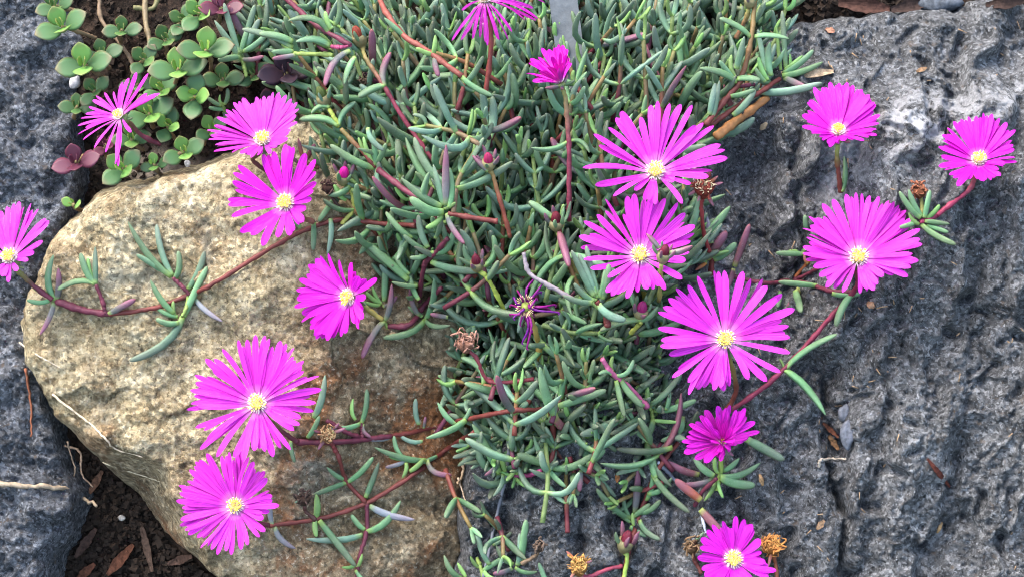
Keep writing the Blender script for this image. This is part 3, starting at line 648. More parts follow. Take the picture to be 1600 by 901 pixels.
# ------------------------------------------------------------------ traced trailing stems and shoots
def Ps(x, y, h): return P(x, y, surf(x, y) + h)
MAT_POLY = [(400, -60), (1235, -60), (1228, 60), (1190, 125), (1125, 180), (1085, 235), (1090, 330), (1105, 400), (1050, 450), (1030, 560), (1050, 640), (960, 680), (850, 700), (785, 735), (715, 690), (705, 600), (722, 560), (705, 470), (660, 455), (600, 395), (560, 350), (530, 320), (555, 280), (505, 230), (485, 150), (435, 110), (400, 60)]
G_MAT = sdf(MAT_POLY, *np.meshgrid(_GX, _GY))
def mat_top(x, y):
    d = grid_get(G_MAT, x, y)
    return 12 + 112 * float(sstep(-20, 130, d)) - .42 * max(0.0, 190 - y)
def top_at(x, y):                 # what a stem lies on: rock, soil or leaf cushion
    d = grid_get(G_MAT, x, y)
    s_ = surf(x, y)
    return max(s_, mat_top(x, y)) if d > -15 else s_
def q2(s_):
    out = []
    for it in s_.replace('\n', ' ').split(';'):
        it = it.strip()
        if it: out.append([v.strip() for v in it.split(',')])
    return out
RED, PUR, BRN, ORG, GRN, WOOD = (.115, .026, .022), (.100, .020, .036), (.10, .034, .024), (.26, .085, .028), (.17, .24, .06), (.17, .18, .215)
def sprig(name, label, cat, stems, leaves, h=12, group=None, lift=0):
    """stems: list of (points px, r0, r1, colour, alpha); leaves: 'x0,y0,x1,y1,tone[,bend,up,thick]' px"""
    p0 = stems[0][0][0] if stems else None
    if p0 is None: f = q2(leaves)[0]; p0 = (float(f[0]), float(f[1]))
    root = empty(name, P(p0[0], p0[1], top_at(*p0[:2]) + h + lift), label, cat, group)
    for st in stems:
        pts, r0, r1, c = st[:4]; al = st[4] if len(st) > 4 else 0
        stem(root, [P(x[0], x[1], top_at(x[0], x[1]) + h + lift + (x[2] if len(x) > 2 else 0)) for x in pts], r0, r1, c, al)
    for f in q2(leaves):
        x0, y0, x1, y1 = map(float, f[:4]); tone = f[4] if len(f) > 4 and f[4] else random.choice('gb')
        bend = float(f[5]) if len(f) > 5 and f[5] else random.choice((0, .06, .06, .13))
        L = math.hypot(x1 - x0, y1 - y0)
        up = float(f[6]) if len(f) > 6 and f[6] else (1 if (x1 - x0) > 0 else -1)
        th = float(f[7]) if len(f) > 7 and f[7] else min(14.5, 7 + L * .10)
        w0 = top_at(x0, y0) + h + lift; w1 = max(w0 + random.uniform(.02, .3) * L, top_at(x1, y1) + 9 + lift * .6)
        a = P(x0, y0, w0); b = P(x1, y1, w1); d = b - a
        leaf(root, a, b, th, bend, nrm(np.array([-d[1], d[0], 0.0]) * up) + np.array([0, 0, -.2]), tone)
    return root
SG = 'trailing ice plant stems'
sprig('trailing_stem', 'long red stem trailing left over the tan boulder to the cut-off flower', 'stem',
      [([(650, 352), (600, 350), (535, 343), (483, 357), (440, 378), (400, 402), (330, 445), (295, 461), (240, 481), (172, 491)], 5, 4.6, RED), ([(176, 491), (130, 484), (88, 470)], 6, 8, PUR), ([(165, 490), (160, 470), (150, 445)], 4.5, 4, PUR), ([(295, 460, 5), (284, 447, 8), (270, 434, 10)], 4, 4, PUR), ([(295, 460), (292, 478, 8), (285, 494, 12)], 4, 4, GRN)],
      '148,443,90,453,g,.13,1;148,443,126,395,g;150,443,149,385,b;147,440,138,403,y,,,9;170,490,212,467,p;86,468,84,398,g;88,468,91,418,p;84,472,62,523,p;80,467,42,468,g,,,10;76,457,44,437,y,,,9;268,432,200,346,g,.06;270,430,245,350,b;264,428,213,397,g;271,437,278,392,g,.13,1;293,452,320,392,d;287,494,324,416,g,.0;285,495,202,563,b,.13,-1,15;272,488,235,437,g;278,494,242,479,g,,,10;279,503,244,497,g,,,11;274,492,271,470,y,,,8;305,466,348,502,w,.06,1;490,348,489,391,g;516,342,511,398,b;522,310,497,346,g;470,355,452,330,g', 9, SG)
sprig('trailing_stem', 'dark red stem crossing the lower tan boulder towards its large open flower', 'stem',
      [([(850, 640, 10), (800, 641, 8), (740, 652), (690, 664), (640, 676), (605, 681)], 5, 5, RED), ([(610, 681), (568, 686), (520, 690), (462, 690)], 5.5, 6, PUR), ([(563, 683), (540, 674), (510, 656)], 4, 5, PUR), ([(566, 682), (566, 672), (563, 660)], 4.5, 4, PUR)],
      '612,681,566,684,w;562,661,512,669,g,.06;564,660,573,607,g;556,655,552,622,y,,,10;568,662,580,682,p,.22;480,683,499,649,g;490,652,508,585,b,.06;455,688,461,722,g;712,662,684,628,g;716,660,735,636,g,.13;728,655,665,684,g;660,688,625,680,b;655,662,650,622,b;662,668,665,650,p', 10, SG)
sprig('trailing_stem', 'branching dark red stem climbing the lower tan boulder from the lowest flower', 'stem',
      [([(740, 676), (700, 700), (650, 738), (572, 785), (500, 809), (420, 821)], 5.2, 4.6, RED), ([(572, 785), (542, 752), (530, 715), (522, 697), (514, 684)], 4.6, 4, RED), ([(573, 786), (573, 828), (562, 868), (556, 915)], 4.4, 4.4, PUR)],
      '542,752,583,713,g;542,752,490,772,g;540,748,511,729,g;571,776,592,721,d;578,789,648,811,w;573,829,626,781,g,.13;570,826,549,803,g;566,834,478,841,b;499,812,556,884,d,.0,1,16;493,808,494,771,y,,,12;494,806,495,838,y,,,11;430,822,462,856,w,.13;426,818,424,775,w;640,735,662,716,y;665,718,585,698,g;636,717,602,729,w;634,722,628,746,y,.13;632,714,616,680,g;632,715,608,712,y;668,718,706,741,p,.22,1;682,712,660,722,g;556,880,534,885,y;558,885,566,864,y;556,890,580,915,g', 9, SG)
sprig('flowering_stem', 'purple stem with glaucous leaves beside the fan-shaped flower on the tan boulder', 'stem',
      [([(690, 450), (662, 478), (640, 507), (606, 510)], 5, 6, PUR), ([(655, 470), (660, 430), (665, 408)], 4.5, 5, PUR), ([(606, 512), (600, 502)], 4, 4, GRN)],
      '601,500,612,443,p,.06;600,502,566,560,p,.06,1;665,497,678,434,g,.06,1;663,500,598,527,g,.13,-1;664,498,704,508,g;660,494,637,478,g;655,492,640,450,p;600,470,601,406,g,.0;638,437,571,379,g,.0,1,16;640,428,617,399,g;655,468,640,428,g;652,446,612,440,g;596,474,572,456,y,,,9;596,474,582,448,y,,,9;594,476,566,470,y,,,8;598,478,620,462,p;700,495,672,490,p', 12, SG)
sprig('ice_plant_shoot', 'star of upright glaucous leaves with one drooping purple tip, on a purple stem', 'shoot',
      [([(592, 266), (640, 302), (690, 329)], 6, 5.5, PUR), ([(778, 346), (735, 340), (700, 333)], 5.5, 5, RED)],
      '692,330,641,308,g,.13,-1,17;690,322,627,278,g,.06;693,320,677,257,b;696,320,697,226,p,.0;701,325,703,262,g;698,334,726,381,p,.06;690,336,665,356,y;694,326,712,316,y,,,8', 14, SG, 26)
sprig('ice_plant_shoot', 'light green leaf star below a closed green bud above the tan boulder', 'shoot',
      [([(588, 262), (560, 230), (533, 202)], 5, 4.6, RED, .35)],
      '585,262,516,226,g,.06;588,258,583,203,g,.0;586,256,603,224,g,.06;590,265,603,300,b;584,254,568,214,y,,,9;580,250,560,215,y,,,9;590,262,622,290,g;575,200,600,235,b', 12, SG, 18)
sprig('ice_plant_shoot', 'glaucous shoot hanging over the right shoulder of the tan boulder', 'shoot',
      [([(700, 372), (680, 395), (665, 410)], 5, 5, PUR)],
      '666,390,631,367,g;669,386,654,336,b;644,372,603,331,g;674,394,708,358,g,.22;674,408,750,423,b,.06,1,16;668,396,640,402,g;680,372,690,338,d', 14, SG, 16)
sprig('ice_plant_shoot', 'tuft of long blue-green leaves left of the largest flower', 'shoot',
      [([(950, 510), (945, 490), (932, 470)], 6, 5, RED)],
      '928,462,893,391,b,.0,,14;931,460,904,396,b,.0,,15;934,462,916,384,b,.0,,13;936,464,946,418,g;940,466,951,412,g,.06;927,470,897,442,b,.06;925,472,879,461,b,.06;936,475,978,499,b,.13,1,17;932,468,912,455,y,,,9;934,464,926,440,y,,,9', 16, SG, 45)
sprig('ice_plant_shoot', 'green shoot with curling leaf tips below the largest flower', 'shoot',
      [([(940, 560), (957, 583), (985, 607), (1012, 636)], 5, 6, (.42, .10, .20)), ([(1018, 640), (1020, 657)], 4, 4, GRN)],
      '955,585,935,584,g,.22,1,9;962,586,990,561,g,.22,1,9;958,580,958,556,y,,,9;963,594,976,651,g,.0;970,592,1005,635,g,.06,,16;1017,640,1012,603,y,.06,,11;1022,640,1088,624,g,.06,1,13;1020,656,1003,692,g,.06,,12;1020,656,1062,659,y,.0,,9;1066,650,1032,688,g,.22,-1,15;1005,645,953,678,d,.06,,17;972,648,906,678,d,.06,,17;1064,650,1060,622,y;1040,640,1046,606,g;1050,698,963,700,d,.06', 12, SG, 10)
sprig('ice_plant_shoot', 'upright leafy shoot on a red stem at the bottom, on grey rock', 'shoot',
      [([(1060, 690), (1030, 730), (1005, 790), (985, 850), (972, 915)], 5, 5, RED)],
      '986,810,932,762,g,.06;986,808,975,772,g;992,800,997,730,p,.0,,14;990,806,1016,786,g;996,800,1032,780,g;1000,812,1032,842,d;985,815,968,803,g;990,820,988,800,y;1010,780,1022,715,g;1012,770,1050,745,g,.13;1025,745,1018,712,g;1012,690,1050,760,d;1020,740,1078,800,d;985,822,1010,838,g', 10, SG)
sprig('ice_plant_shoot', 'pale green shoot with spreading leaves under the small half-open flower', 'shoot',
      [([(1085, 790, 0), (1100, 765, 5), (1120, 747, 18)], 4, 4, PUR)],
      '1124,742,1188,722,g,.13,1,14;1126,745,1180,757,g,.06,,18;1116,742,1084,715,g,.06,,15;1118,750,1100,782,y,,,9;1122,750,1130,777,y,,,8;1112,748,1062,757,p,.06;1165,684,1226,718,b,.0,,17;1122,738,1118,714,y,,,9;1092,740,1040,718,m,.06,,15;1130,735,1155,715,g;1095,780,1055,748,r,.0,,20;1095,795,1140,845,m,.0,,16', 14, SG, 10)
sprig('ice_plant_shoot', 'spreading green leaves above the grey rock at lower centre, right of the cleft', 'shoot',
      [([(860, 640), (866, 690), (858, 727)], 5.5, 5, RED), ([(846, 735), (825, 742), (806, 741)], 5, 5, (.30, .05, .14))],
      '857,727,834,680,g,.06;858,728,928,707,g,.13,1,15;857,730,884,760,g,.06;852,724,808,708,g,.0,,17;780,737,738,662,g,.0,1,17;776,725,757,742,p;790,735,785,708,y;806,742,800,762,y,,,10;806,740,818,718,y,,,9;802,742,782,735,y;806,745,826,760,y;800,738,832,712,g;785,740,770,775,b', 12, SG, 8)
sprig('ice_plant_shoot', 'leafy shoot cut by the bottom edge beside the dark cleft', 'shoot',
      [([(760, 930), (752, 890), (745, 870)], 4, 4, GRN)],
      '722,902,694,866,g;728,900,715,878,y;748,885,735,868,y;755,890,790,868,g;756,888,775,905,y;765,880,745,828,b;770,850,800,830,b;812,880,822,811,g;808,882,812,832,b;802,880,775,850,g;805,885,840,892,g;800,886,770,895,p;860,925,842,878,g', 10, SG)
sprig('ice_plant_shoot', 'green and maroon leaves on the grey rock right of the central flowers', 'shoot',
      [([(1110, 430), (1112, 400), (1104, 370)], 6, 5.5, RED)],
      '1099,373,1141,322,g,.0,,17;1104,404,1135,361,m,.0,,18;1115,405,1150,379,g,.06,,15;1147,416,1171,350,m,.0,,15;1104,408,1078,398,g;1104,410,1086,422,o,.0,,16;1098,402,1088,392,r,,,10;1146,420,1136,450,m;1112,380,1103,335,w,.0;1095,372,1068,380,g', 12, SG, 6)
sprig('trailing_stem', 'forked orange and purple stem below the full flower on the lava boulder', 'stem',
      [([(1140, 430), (1195, 442), (1240, 437)], 4.5, 4.5, PUR), ([(1240, 437), (1250, 424), (1264, 408)], 4, 4, ORG), ([(1240, 437), (1258, 430), (1278, 419)], 4, 3.6, PUR), ([(1240, 437), (1275, 447), (1300, 455), (1333, 456)], 4.4, 4.4, PUR)],
      '1276,446,1216,440,g,.0,,13;1256,396,1212,395,g,.0,,13;1262,389,1232,391,y,,,9;1248,451,1228,490,m,.0,,22;1243,455,1252,488,g,.0,,18;1262,412,1257,395,r,,,8;1262,360,1258,336,g;1218,455,1214,480,g', 9, SG)
sprig('flowering_stem', 'tall purple stem with green leaf pairs at the top of the lava boulder', 'stem',
      [([(1102, 196), (1128, 163), (1152, 134), (1165, 102), (1175, 52), (1180, -10)], 6.5, 4.5, RED, .3)],
      '1172,58,1124,29,g,.06,1,13;1178,58,1233,61,g,.06,-1,11;1150,128,1093,107,g,.06,1,13;1152,124,1188,126,g,.06,-1,13;1147,124,1124,95,g,,,12;1149,120,1143,86,y,,,9;1150,108,1163,57,b,.0,,13;1113,185,1124,126,b,.0;1108,180,1118,130,b,.0,,14;1140,150,1180,140,g', 12, SG, 20)
sprig('ice_plant_shoot', 'bright green leafy shoot leaning right over the edge of the lava boulder', 'shoot',
      [([(1110, 196), (1150, 168), (1185, 146), (1218, 124)], 5, 5, RED), ([(1180, 132), (1165, 134), (1152, 136)], 4, 4, PUR)],
      '1222,118,1286,97,g,.06,1,13;1224,114,1271,78,g,.06,1,12;1226,110,1254,87,y,,,11;1226,122,1268,142,p,.0,,15;1228,108,1222,17,b,.0,,11;1220,110,1214,44,y,.0,,9;1205,118,1203,66,g;1198,112,1184,46,b,.0,,11;1200,125,1185,90,y,,,9;1196,128,1180,105,g,,,10;1205,130,1192,98,g;1215,128,1178,120,g,.13;1232,112,1234,84,y,,,8;1145,180,1180,140,b', 12, SG, 12)
sprig('old_stem', 'thick orange-brown old stem stub lying on the lava boulder', 'stem',
      [([(1118, 214), (1155, 186), (1200, 152)], 10, 8, (.36, .165, .06))], '1135,205,1150,212,g,.22,1,14', 10, None, 4)
sprig('ice_plant_shoot', 'small pale green rosette near the rightmost flower on the lava boulder', 'shoot',
      [([(1462, 338), (1450, 343), (1438, 346)], 5, 5, (.24, .03, .07))],
      '1440,350,1494,382,g,.06,1,13;1445,345,1484,350,g,.0,,11;1448,352,1482,363,g,.0,,10;1438,340,1405,299,g,.06;1440,338,1420,296,g,.06;1444,340,1453,297,g,.0,,12;1448,340,1468,320,y,,,10;1440,335,1428,318,y,,,10;1432,345,1405,355,g;1436,350,1420,332,y', 10, SG)
sprig('woody_stem', 'bare blue-grey woody stem running down the grey rock at lower centre', 'stem',
      [([(797, 680), (791, 740), (776, 805), (755, 900)], 3.6, 3.2, WOOD), ([(760, 885), (775, 878), (792, 876)], 3, 2.5, (.42, .43, .47))], '', 5)
sprig('woody_stem', 'short bare silvery stem piece beside the small half-open flower', 'stem',
      [([(1028, 722), (1048, 742), (1070, 768)], 4, 4, (.30, .32, .38))], '', 8)
sprig('woody_stem', 'short silvery stem piece touching the flower at the bottom edge', 'stem',
      [([(1094, 796), (1108, 812), (1126, 832)], 5, 4, (.36, .39, .46)), ([(1095, 798), (1099, 815), (1103, 832)], 3, 2.5, (.36, .39, .46))], '', 14)
sprig('woody_stem', 'grey woody stem arching over the leaf cushion left of the wilted flower', 'stem',
      [([(818, 395), (826, 425), (850, 442), (875, 455), (900, 470)], 4, 5, (.20, .17, .19))], '', 8, None, 30)
sprig('flowering_stem', 'brownish red stem slanting through the leaves at the top', 'stem',
      [([(592, -10), (600, 15), (630, 55), (675, 85), (722, 120)], 6, 5.5, (.19, .055, .042))], '630,55,600,28,g;676,85,650,75,y;676,85,680,55,y,,,10;680,88,686,120,p,.06;722,120,770,150,g', 12, SG, 30)
sprig('flowering_stem', 'purple stem slanting down through the pale leaves at upper left', 'stem',
      [([(440, -8), (495, 40), (548, 71)], 5.5, 5, PUR), ([(548, 71), (532, 74), (518, 73)], 4, 4, (.30, .05, .12)), ([(520, 86), (490, 85), (460, 84)], 5, 4, GRN)],
      '457,75,378,46,b,.06,1,14;457,66,405,53,g,.06,1,13;514,53,450,33,g,.22,1,15;515,72,462,66,g,.13,1,15;458,80,424,81,g,.0,,13;462,86,425,92,p,.0;512,70,480,58,g;547,80,508,135,p,.13,1,14;555,90,538,132,g,.06,1,13;538,134,495,105,g;535,135,512,108,y;520,45,500,10,b;522,40,528,-5,g;518,46,508,18,y', 12, SG, 22)

# ------------------------------------------------------------------ buds, dried heads, wilted flower
def bud(c, w, axis, r, label, col, stalk, scol=(.26, .27, .06), lv=(), tone='gp', tipc=1.0):
    axis = nrm(axis); C = P(*c, w); base = P(*stalk[-1]); root = empty('flower_bud', base, label, 'bud', 'closed ice plant buds')
    V, F, T = tube([C - axis * r * .9, C - axis * r * .4, C + axis * r * .2, C + axis * r * .8, C + axis * r * 1.25, C + axis * r * 1.4], [r * .5, r * .7, r * .74, r * .6, r * .34, r * .06], 10)
    mesh('furled_petals', V, F, M_PETAL, root, C, True, (*col, 1), .35 + .65 * T, np.tile(np.linspace(0, 3, 10), 6))
    V, F, T = tube([C - axis * r * 2.1, C - axis * r * 1.5, C - axis * r * .8, C - axis * r * .1], [r * .42, r * .85, r * 1.08, r * 1.0], 10)
    mesh('calyx', V, F, M_STEM, root, C, True, (.17, .15, .07, 0), T)
    e1 = nrm(np.cross(axis, np.array([.3, .1, .9]))); e2 = np.cross(axis, e1); a0 = random.uniform(0, 6)
    for i in range(5):
        a = a0 + i * 1.2566 + random.uniform(-.2, .2); o = math.cos(a) * e1 + math.sin(a) * e2
        p0 = C - axis * r * .6 + o * r * .75
        l = leaf(root, p0, p0 + nrm(o * random.uniform(.1, .9) + axis * 1.0) * r * random.uniform(1.5, 2.5), r * .9, .06, axis, random.choice(tone), True); l.name = 'sepal'
    stem(root, [P(*q) for q in stalk][::-1] + [C - axis * r * 1.9], 4.6, 4.2, scol, .6, 'stalk', base)
    for l in lv: tleaf(root, *l)
bud((537, 272), 70, (.15, .6, .7), 11, 'magenta-tipped bud beside a dark dried head on the tan boulder', (.75, .02, .42), [(548, 298, 55), (552, 325, 45), (535, 350, 42)], lv=[(546, 290, 512, 305, 60, 'g', .13, -1, 12), (550, 296, 580, 310, 60, 'g', .06, 1, 11)])
bud((763, 250), 150, (-.05, .7, .7), 10, 'pink-red bud on a red stalk in the middle of the leaf cushion', (.5, .04, .14), [(770, 275, 138), (782, 315, 125), (797, 370, 100)], (.22, .06, .04), lv=[(762, 268, 738, 243, 145, 'p', .0, 1, 11)])
bud((869, 343), 150, (-.05, .7, .7), 11, 'reddish bud on a green stalk left of the flower pair', (.2, .02, .05), [(875, 372, 138), (888, 400, 120), (905, 435, 90)], (.22, .20, .06), lv=[(862, 340, 826, 315, 148, 'g', .0, 1, 13)])
bud((1038, 394), 205, (.15, .75, .6), 10, 'small bud standing before the petals of the flower it overlaps', (.22, .025, .05), [(1033, 420, 190), (1030, 470, 120)], (.30, .28, .08), lv=[(1030, 388, 1010, 365, 205, 'p', .0, 1, 10), (1046, 395, 1082, 384, 205, 'p', .06, 1, 13)])
bud((1003, 482), 150, (.1, .65, .7), 11, 'pink bud clasped by green leaves just left of the largest flower', (.5, .04, .2), [(1000, 505, 140), (985, 520, 110)], (.28, .30, .06), lv=[(1002, 500, 938, 516, 140, 'g', .06, 1, 14), (998, 500, 1028, 478, 142, 'g', .13, 1, 16), (992, 480, 982, 448, 145, 'g', .0, 1, 12)])
bud((559, 54), 60, (-.3, .75, .55), 11, 'open-tipped reddish bud on a yellow-green stalk at upper left', (.40, .08, .05), [(571, 90, 70), (585, 112, 74), (601, 137, 78), (640, 200, 70), (690, 268, 70)], (.17, .03, .05), tone='gb', lv=[(601, 135, 611, 82, 78, 'p', .13, -1, 13), (600, 134, 560, 152, 78, 'g', .06, 1, 14)])
bud((503, 148), 45, (-.3, .75, .5), 11, 'closed green bud on a yellow-green stalk above the tan boulder', (.14, .18, .05), [(517, 175, 45), (530, 198, 42)], (.27, .32, .06), tone='gb', lv=[(528, 197, 468, 188, 44, 'g', .13, 1, 15), (530, 196, 556, 160, 44, 'g', .13, -1, 13), (515, 168, 486, 178, 44, 'g', .22, 1, 12)])
bud((744, 408), 135, (-.1, .7, .7), 10, 'small reddish bud on a yellow stalk above the dried brown head', (.22, .025, .06), [(758, 430, 128), (772, 452, 115), (788, 485, 90)], (.30, .36, .06))
bud((979, 842), 60, (.2, .8, .5), 12, 'pink bud on a bright green stalk at the bottom, on grey rock', (.25, .03, .07), [(980, 872, 50), (972, 915, 40)], (.26, .36, .07), tone='gm')
bud((1172, -4), 30, (.0, .8, .5), 9, 'magenta bud tip cut by the top edge above the tall purple stem', (.42, .015, .40), [(1165, 30, 10), (1150, 60, -10)], (.2, .1, .05))
def dried(c, w, r, label, col, stalk, scol=(.16, .035, .03), sepals=(), n=34, ring=None):
    w = max(w, surf(*c) + 15); stalk = [(x_, y_, max(w_, surf(x_, y_) + 6)) for x_, y_, w_ in stalk]
    C = P(*c, w); base = P(*stalk[-1]); root = empty('dried_flower_head', base, label, 'dried flower', 'dried ice plant flower heads')
    mb = MB()
    for i in range(n):
        d0 = nrm(RNG.normal(size=3)); d1 = nrm(d0 + RNG.normal(size=3) * .9)
        a = C + d0 * r * random.uniform(.3, .95); b = C + d1 * r * random.uniform(.7, 1.15)
        m_ = (a + b) / 2 + nrm(RNG.normal(size=3)) * r * .5
        V, F, T = tube(catmull([a, m_, b], 6), [1.2, 1.7, 1.5, 1.2, .8, .3], 4); mb.add(V, F, T)
    mb.build('shrivelled_petals', M_DRY, root, C, (*col, 1))
    V, F, T = tube([C - np.array([0, r * .9, 6]), C - np.array([0, r * .4, 2]), C + np.array([0, r * .1, 0])], [r * .25, r * .7, r * .75], 8)
    mesh('seed_capsule', V, F, M_DRY, root, C, True, (col[0] * .5, col[1] * .45, col[2] * .4, 1), T)
    if ring:
        mb = MB()
        for i in range(46):
            a = i * 2.4; o = C + np.array([math.cos(a) * r * .7 * math.sqrt(i / 46), math.sin(a) * r * .45 * math.sqrt(i / 46), r * .5])
            V, F, T = tube([o, o + nrm(RNG.normal(size=3) + np.array([0, .5, 1])) * 6], [.9, .5], 4); mb.add(V, F, T)
        mb.build('dry_stamens', M_DRY, root, C, (*ring, 1))
    for (x, y, cc) in sepals:
        tp = P(x, y, w + random.uniform(-8, 14)); l = leaf(root, C + nrm(tp - C) * r * .5, tp, 8, .13, np.array([0, .3, 1.]), cc, True); l.name = 'sepal'
    stem(root, [P(*q) for q in stalk][::-1] + [C - np.array([0, r * .6, 4])], 4.4, 3.6, scol, 0, 'stalk', base)
dried((728, 533), 120, 19, 'round brown dried flower head on a thick red stalk near the centre', (.30, .16, .12), [(745, 560, 112), (760, 592, 98), (790, 597, 95), (835, 592, 90)], (.17, .03, .04), n=46)
dried((1100, 291), 160, 20, 'red-brown withered flower head with cream stamens behind the loose flower', (.22, .05, .035), [(1096, 320, 140), (1099, 360, 100), (1108, 392, 60)], (.22, .035, .035), [(1122, 275, 'r'), (1130, 285, 'm'), (1115, 322, 'r'), (1075, 305, 'm'), (1108, 265, 'r'), (1090, 315, 'm')], 30, (.72, .58, .36))
dried((513, 291), 62, 13, 'small dark dried head beside the magenta-tipped bud', (.07, .04, .035), [(520, 310, 50), (535, 332, 42)], (.06, .03, .025))
dried((512, 678), 66, 15, 'straw-coloured dried head on the red stem over the tan boulder', (.36, .20, .10), [(518, 692, 58), (524, 705, 50)], (.16, .03, .03), [(530, 660, 'm'), (490, 672, 'r'), (497, 702, 'm'), (540, 668, 'm')], 26, (.60, .42, .22))
dried((475, 776), 62, 14, 'dark brown dried head left of the branching stem on the tan boulder', (.075, .048, .038), [(478, 798, 50), (492, 811, 42)], (.07, .03, .025), [(460, 785, 'd')], 30)
dried((905, 882), 70, 18, 'golden dried head with orange sepals at the bottom edge', (.42, .22, .07), [(918, 900, 50), (950, 888, 40), (972, 884, 40)], (.25, .04, .07), [(885, 860, 'o'), (912, 910, 'r'), (890, 905, 'r'), (925, 875, 'm')], 34, (.66, .42, .14))
dried((843, 851), 60, 11, 'tiny brown dried head at the bottom left of the golden one', (.12, .085, .065), [(836, 868, 45), (815, 880, 36)], (.12, .08, .05), (), 24)
dried((1081, 851), 70, 15, 'brown dried head left of the flower cut by the bottom edge', (.20, .125, .07), [(1086, 875, 50), (1096, 895, 35)], (.11, .03, .025), [(1100, 830, 'd')], 34)
dried((1207, 850), 60, 19, 'orange-brown dried head right of the flower cut by the bottom edge', (.46, .20, .06), [(1212, 880, 40), (1216, 915, 25)], (.20, .06, .03), [(1224, 855, 'r'), (1200, 885, 'r')], 44, (.62, .34, .10))
dried((1437, 296), 62, 14, 'reddish brown dried head above the pale rosette on the lava boulder', (.24, .09, .05), [(1440, 315, 45), (1441, 335, 30)], (.2, .2, .06), (), 40)
dried((570, 124), 50, 11, 'small black-brown dried head on a thin dark stalk at upper left', (.09, .06, .04), [(580, 145, 45), (592, 180, 40), (602, 225, 30)], (.045, .028, .025), (), 28)
# wilted magenta flower
root = empty('wilted_flower', P(838, 560, 60), 'shrivelled purple flower with curled thread-like petals at the centre', 'flower')
C = P(821, 478, 150)
for i, (x, y) in enumerate([(838, 438), (846, 445), (868, 480), (862, 487), (872, 492), (815, 510), (820, 528), (826, 546), (818, 538), (800, 495), (797, 480), (802, 468), (812, 458), (840, 470), (835, 495), (830, 520), (845, 460), (805, 500)]):
    tp = P(x, y, 150 + random.uniform(-20, 22)); m_ = (C + tp) / 2 + np.array([random.uniform(-7, 7), random.uniform(-7, 7), random.uniform(4, 16)])
    V, F, T = tube(catmull([C + nrm(tp - C) * 6, m_, tp + np.array([random.uniform(-5, 5), 4, 0]), tp], 10), np.linspace(2.4, .9, 10), 5)
    mesh('shrivelled_petal', V, F, M_PETAL, root, C, True, random.choice([(.24, .008, .22, 1), (.17, .008, .24, 1), (.30, .012, .22, 1)]), .35 + .6 * T, T)
mb = MB()
for i in range(34):
    a = i * 2 * math.pi / 34; rr = random.uniform(6, 11); o = C + np.array([math.cos(a) * rr, math.sin(a) * rr * 1.1, 6])
    V, F, T = tube([o, o + np.array([math.cos(a) * 6, math.sin(a) * 6, random.uniform(3, 9)])], [1, .4], 4); mb.add(V, F, T)
mb.build('dry_stamens', M_DRY, root, C, (.72, .52, .30, 1))
V, F, T = tube([C - np.array([0, 8, 12]), C - np.array([0, 3, 4]), C + np.array([0, 0, 6])], [4, 9, 7], 9)
mesh('calyx', V, F, M_STEM, root, C, True, (.20, .24, .05, 0), T)
stem(root, [P(842, 575, 50), P(842, 540, 90), P(832, 505, 125), C - np.array([0, 8, 12])], 6, 5, (.30, .20, .05), .3, 'stalk')

# ------------------------------------------------------------------ the dense leaf cushion
CL = [((450, 90), 'ice plant leaves thinning out at the upper left, beside the round-leaved succulents'), ((600, 50), 'dense ice plant leaves around the reddish bud at the top left'), ((770, 70), 'dense ice plant leaves under the wilting drooping flower at the top'),
      ((930, 60), 'dense ice plant leaves around the grey stake at the top'), ((1080, 90), 'dense ice plant leaves above the loose flower, left of the tall purple stem'), ((620, 240), 'sparse ice plant leaves over the upper right corner of the tan boulder'),
      ((760, 210), 'dense ice plant leaves between the tan boulder and the tall red stalk'), ((930, 220), 'dense ice plant leaves left of the loose flower, behind the tall stalk'), ((680, 360), 'ice plant leaves hanging over the right shoulder of the tan boulder'),
      ((820, 350), 'dense ice plant leaves around the reddish bud in the centre'), ((790, 490), 'dense ice plant leaves around the shrivelled purple flower'), ((980, 530), 'dense ice plant leaves left of and below the largest flower'), ((760, 620), 'ice plant leaves spilling down the cleft at lower centre'), ((930, 640), 'ice plant leaves at the lower edge of the cushion, on grey rock')]
clumps = []
for c, l in CL:
    clumps.append((np.array(c, float), empty('ice_plant', P(c[0], c[1], surf(*c)), l, 'plant', 'clumps of the ice plant cushion'), MB(), []))
HOLES = [((575, 215), 55, 45, .55), ((600, 330), 45, 35, .5), ((650, 400), 45, 45, .45), ((980, 45), 75, 40, .3), ((690, 560), 30, 60, .5), ((470, 110), 35, 30, .45)]
def dens(x, y):
    d = grid_get(G_MAT, x, y)
    f = 1.0 if d > 0 else 0.0
    for (hx, hy), a, b, k in HOLES: f *= 1 - k * math.exp(-((x - hx) / a) ** 2 - ((y - hy) / b) ** 2)
    return f
def grow_dir(x, y):
    r = np.array([(x - 850) / 420, -(y - 430) / 420, 0]); n = RNG.normal(size=3) * .42
    return nrm(r * .75 + np.array([0, .62, .45]) + n)
pts = []; tries = 0
while tries < 9000 and len(pts) < 298:
    tries += 1; x = random.uniform(400, 1235); y = random.uniform(-25, 740)
    if random.random() > dens(x, y): continue
    if all((x - a) ** 2 + (y - b) ** 2 > 28 ** 2 for a, b in pts): pts.append((x, y))
def nearest(x, y): return min(clumps, key=lambda c: (c[0][0] - x) ** 2 + (c[0][1] - y) ** 2)
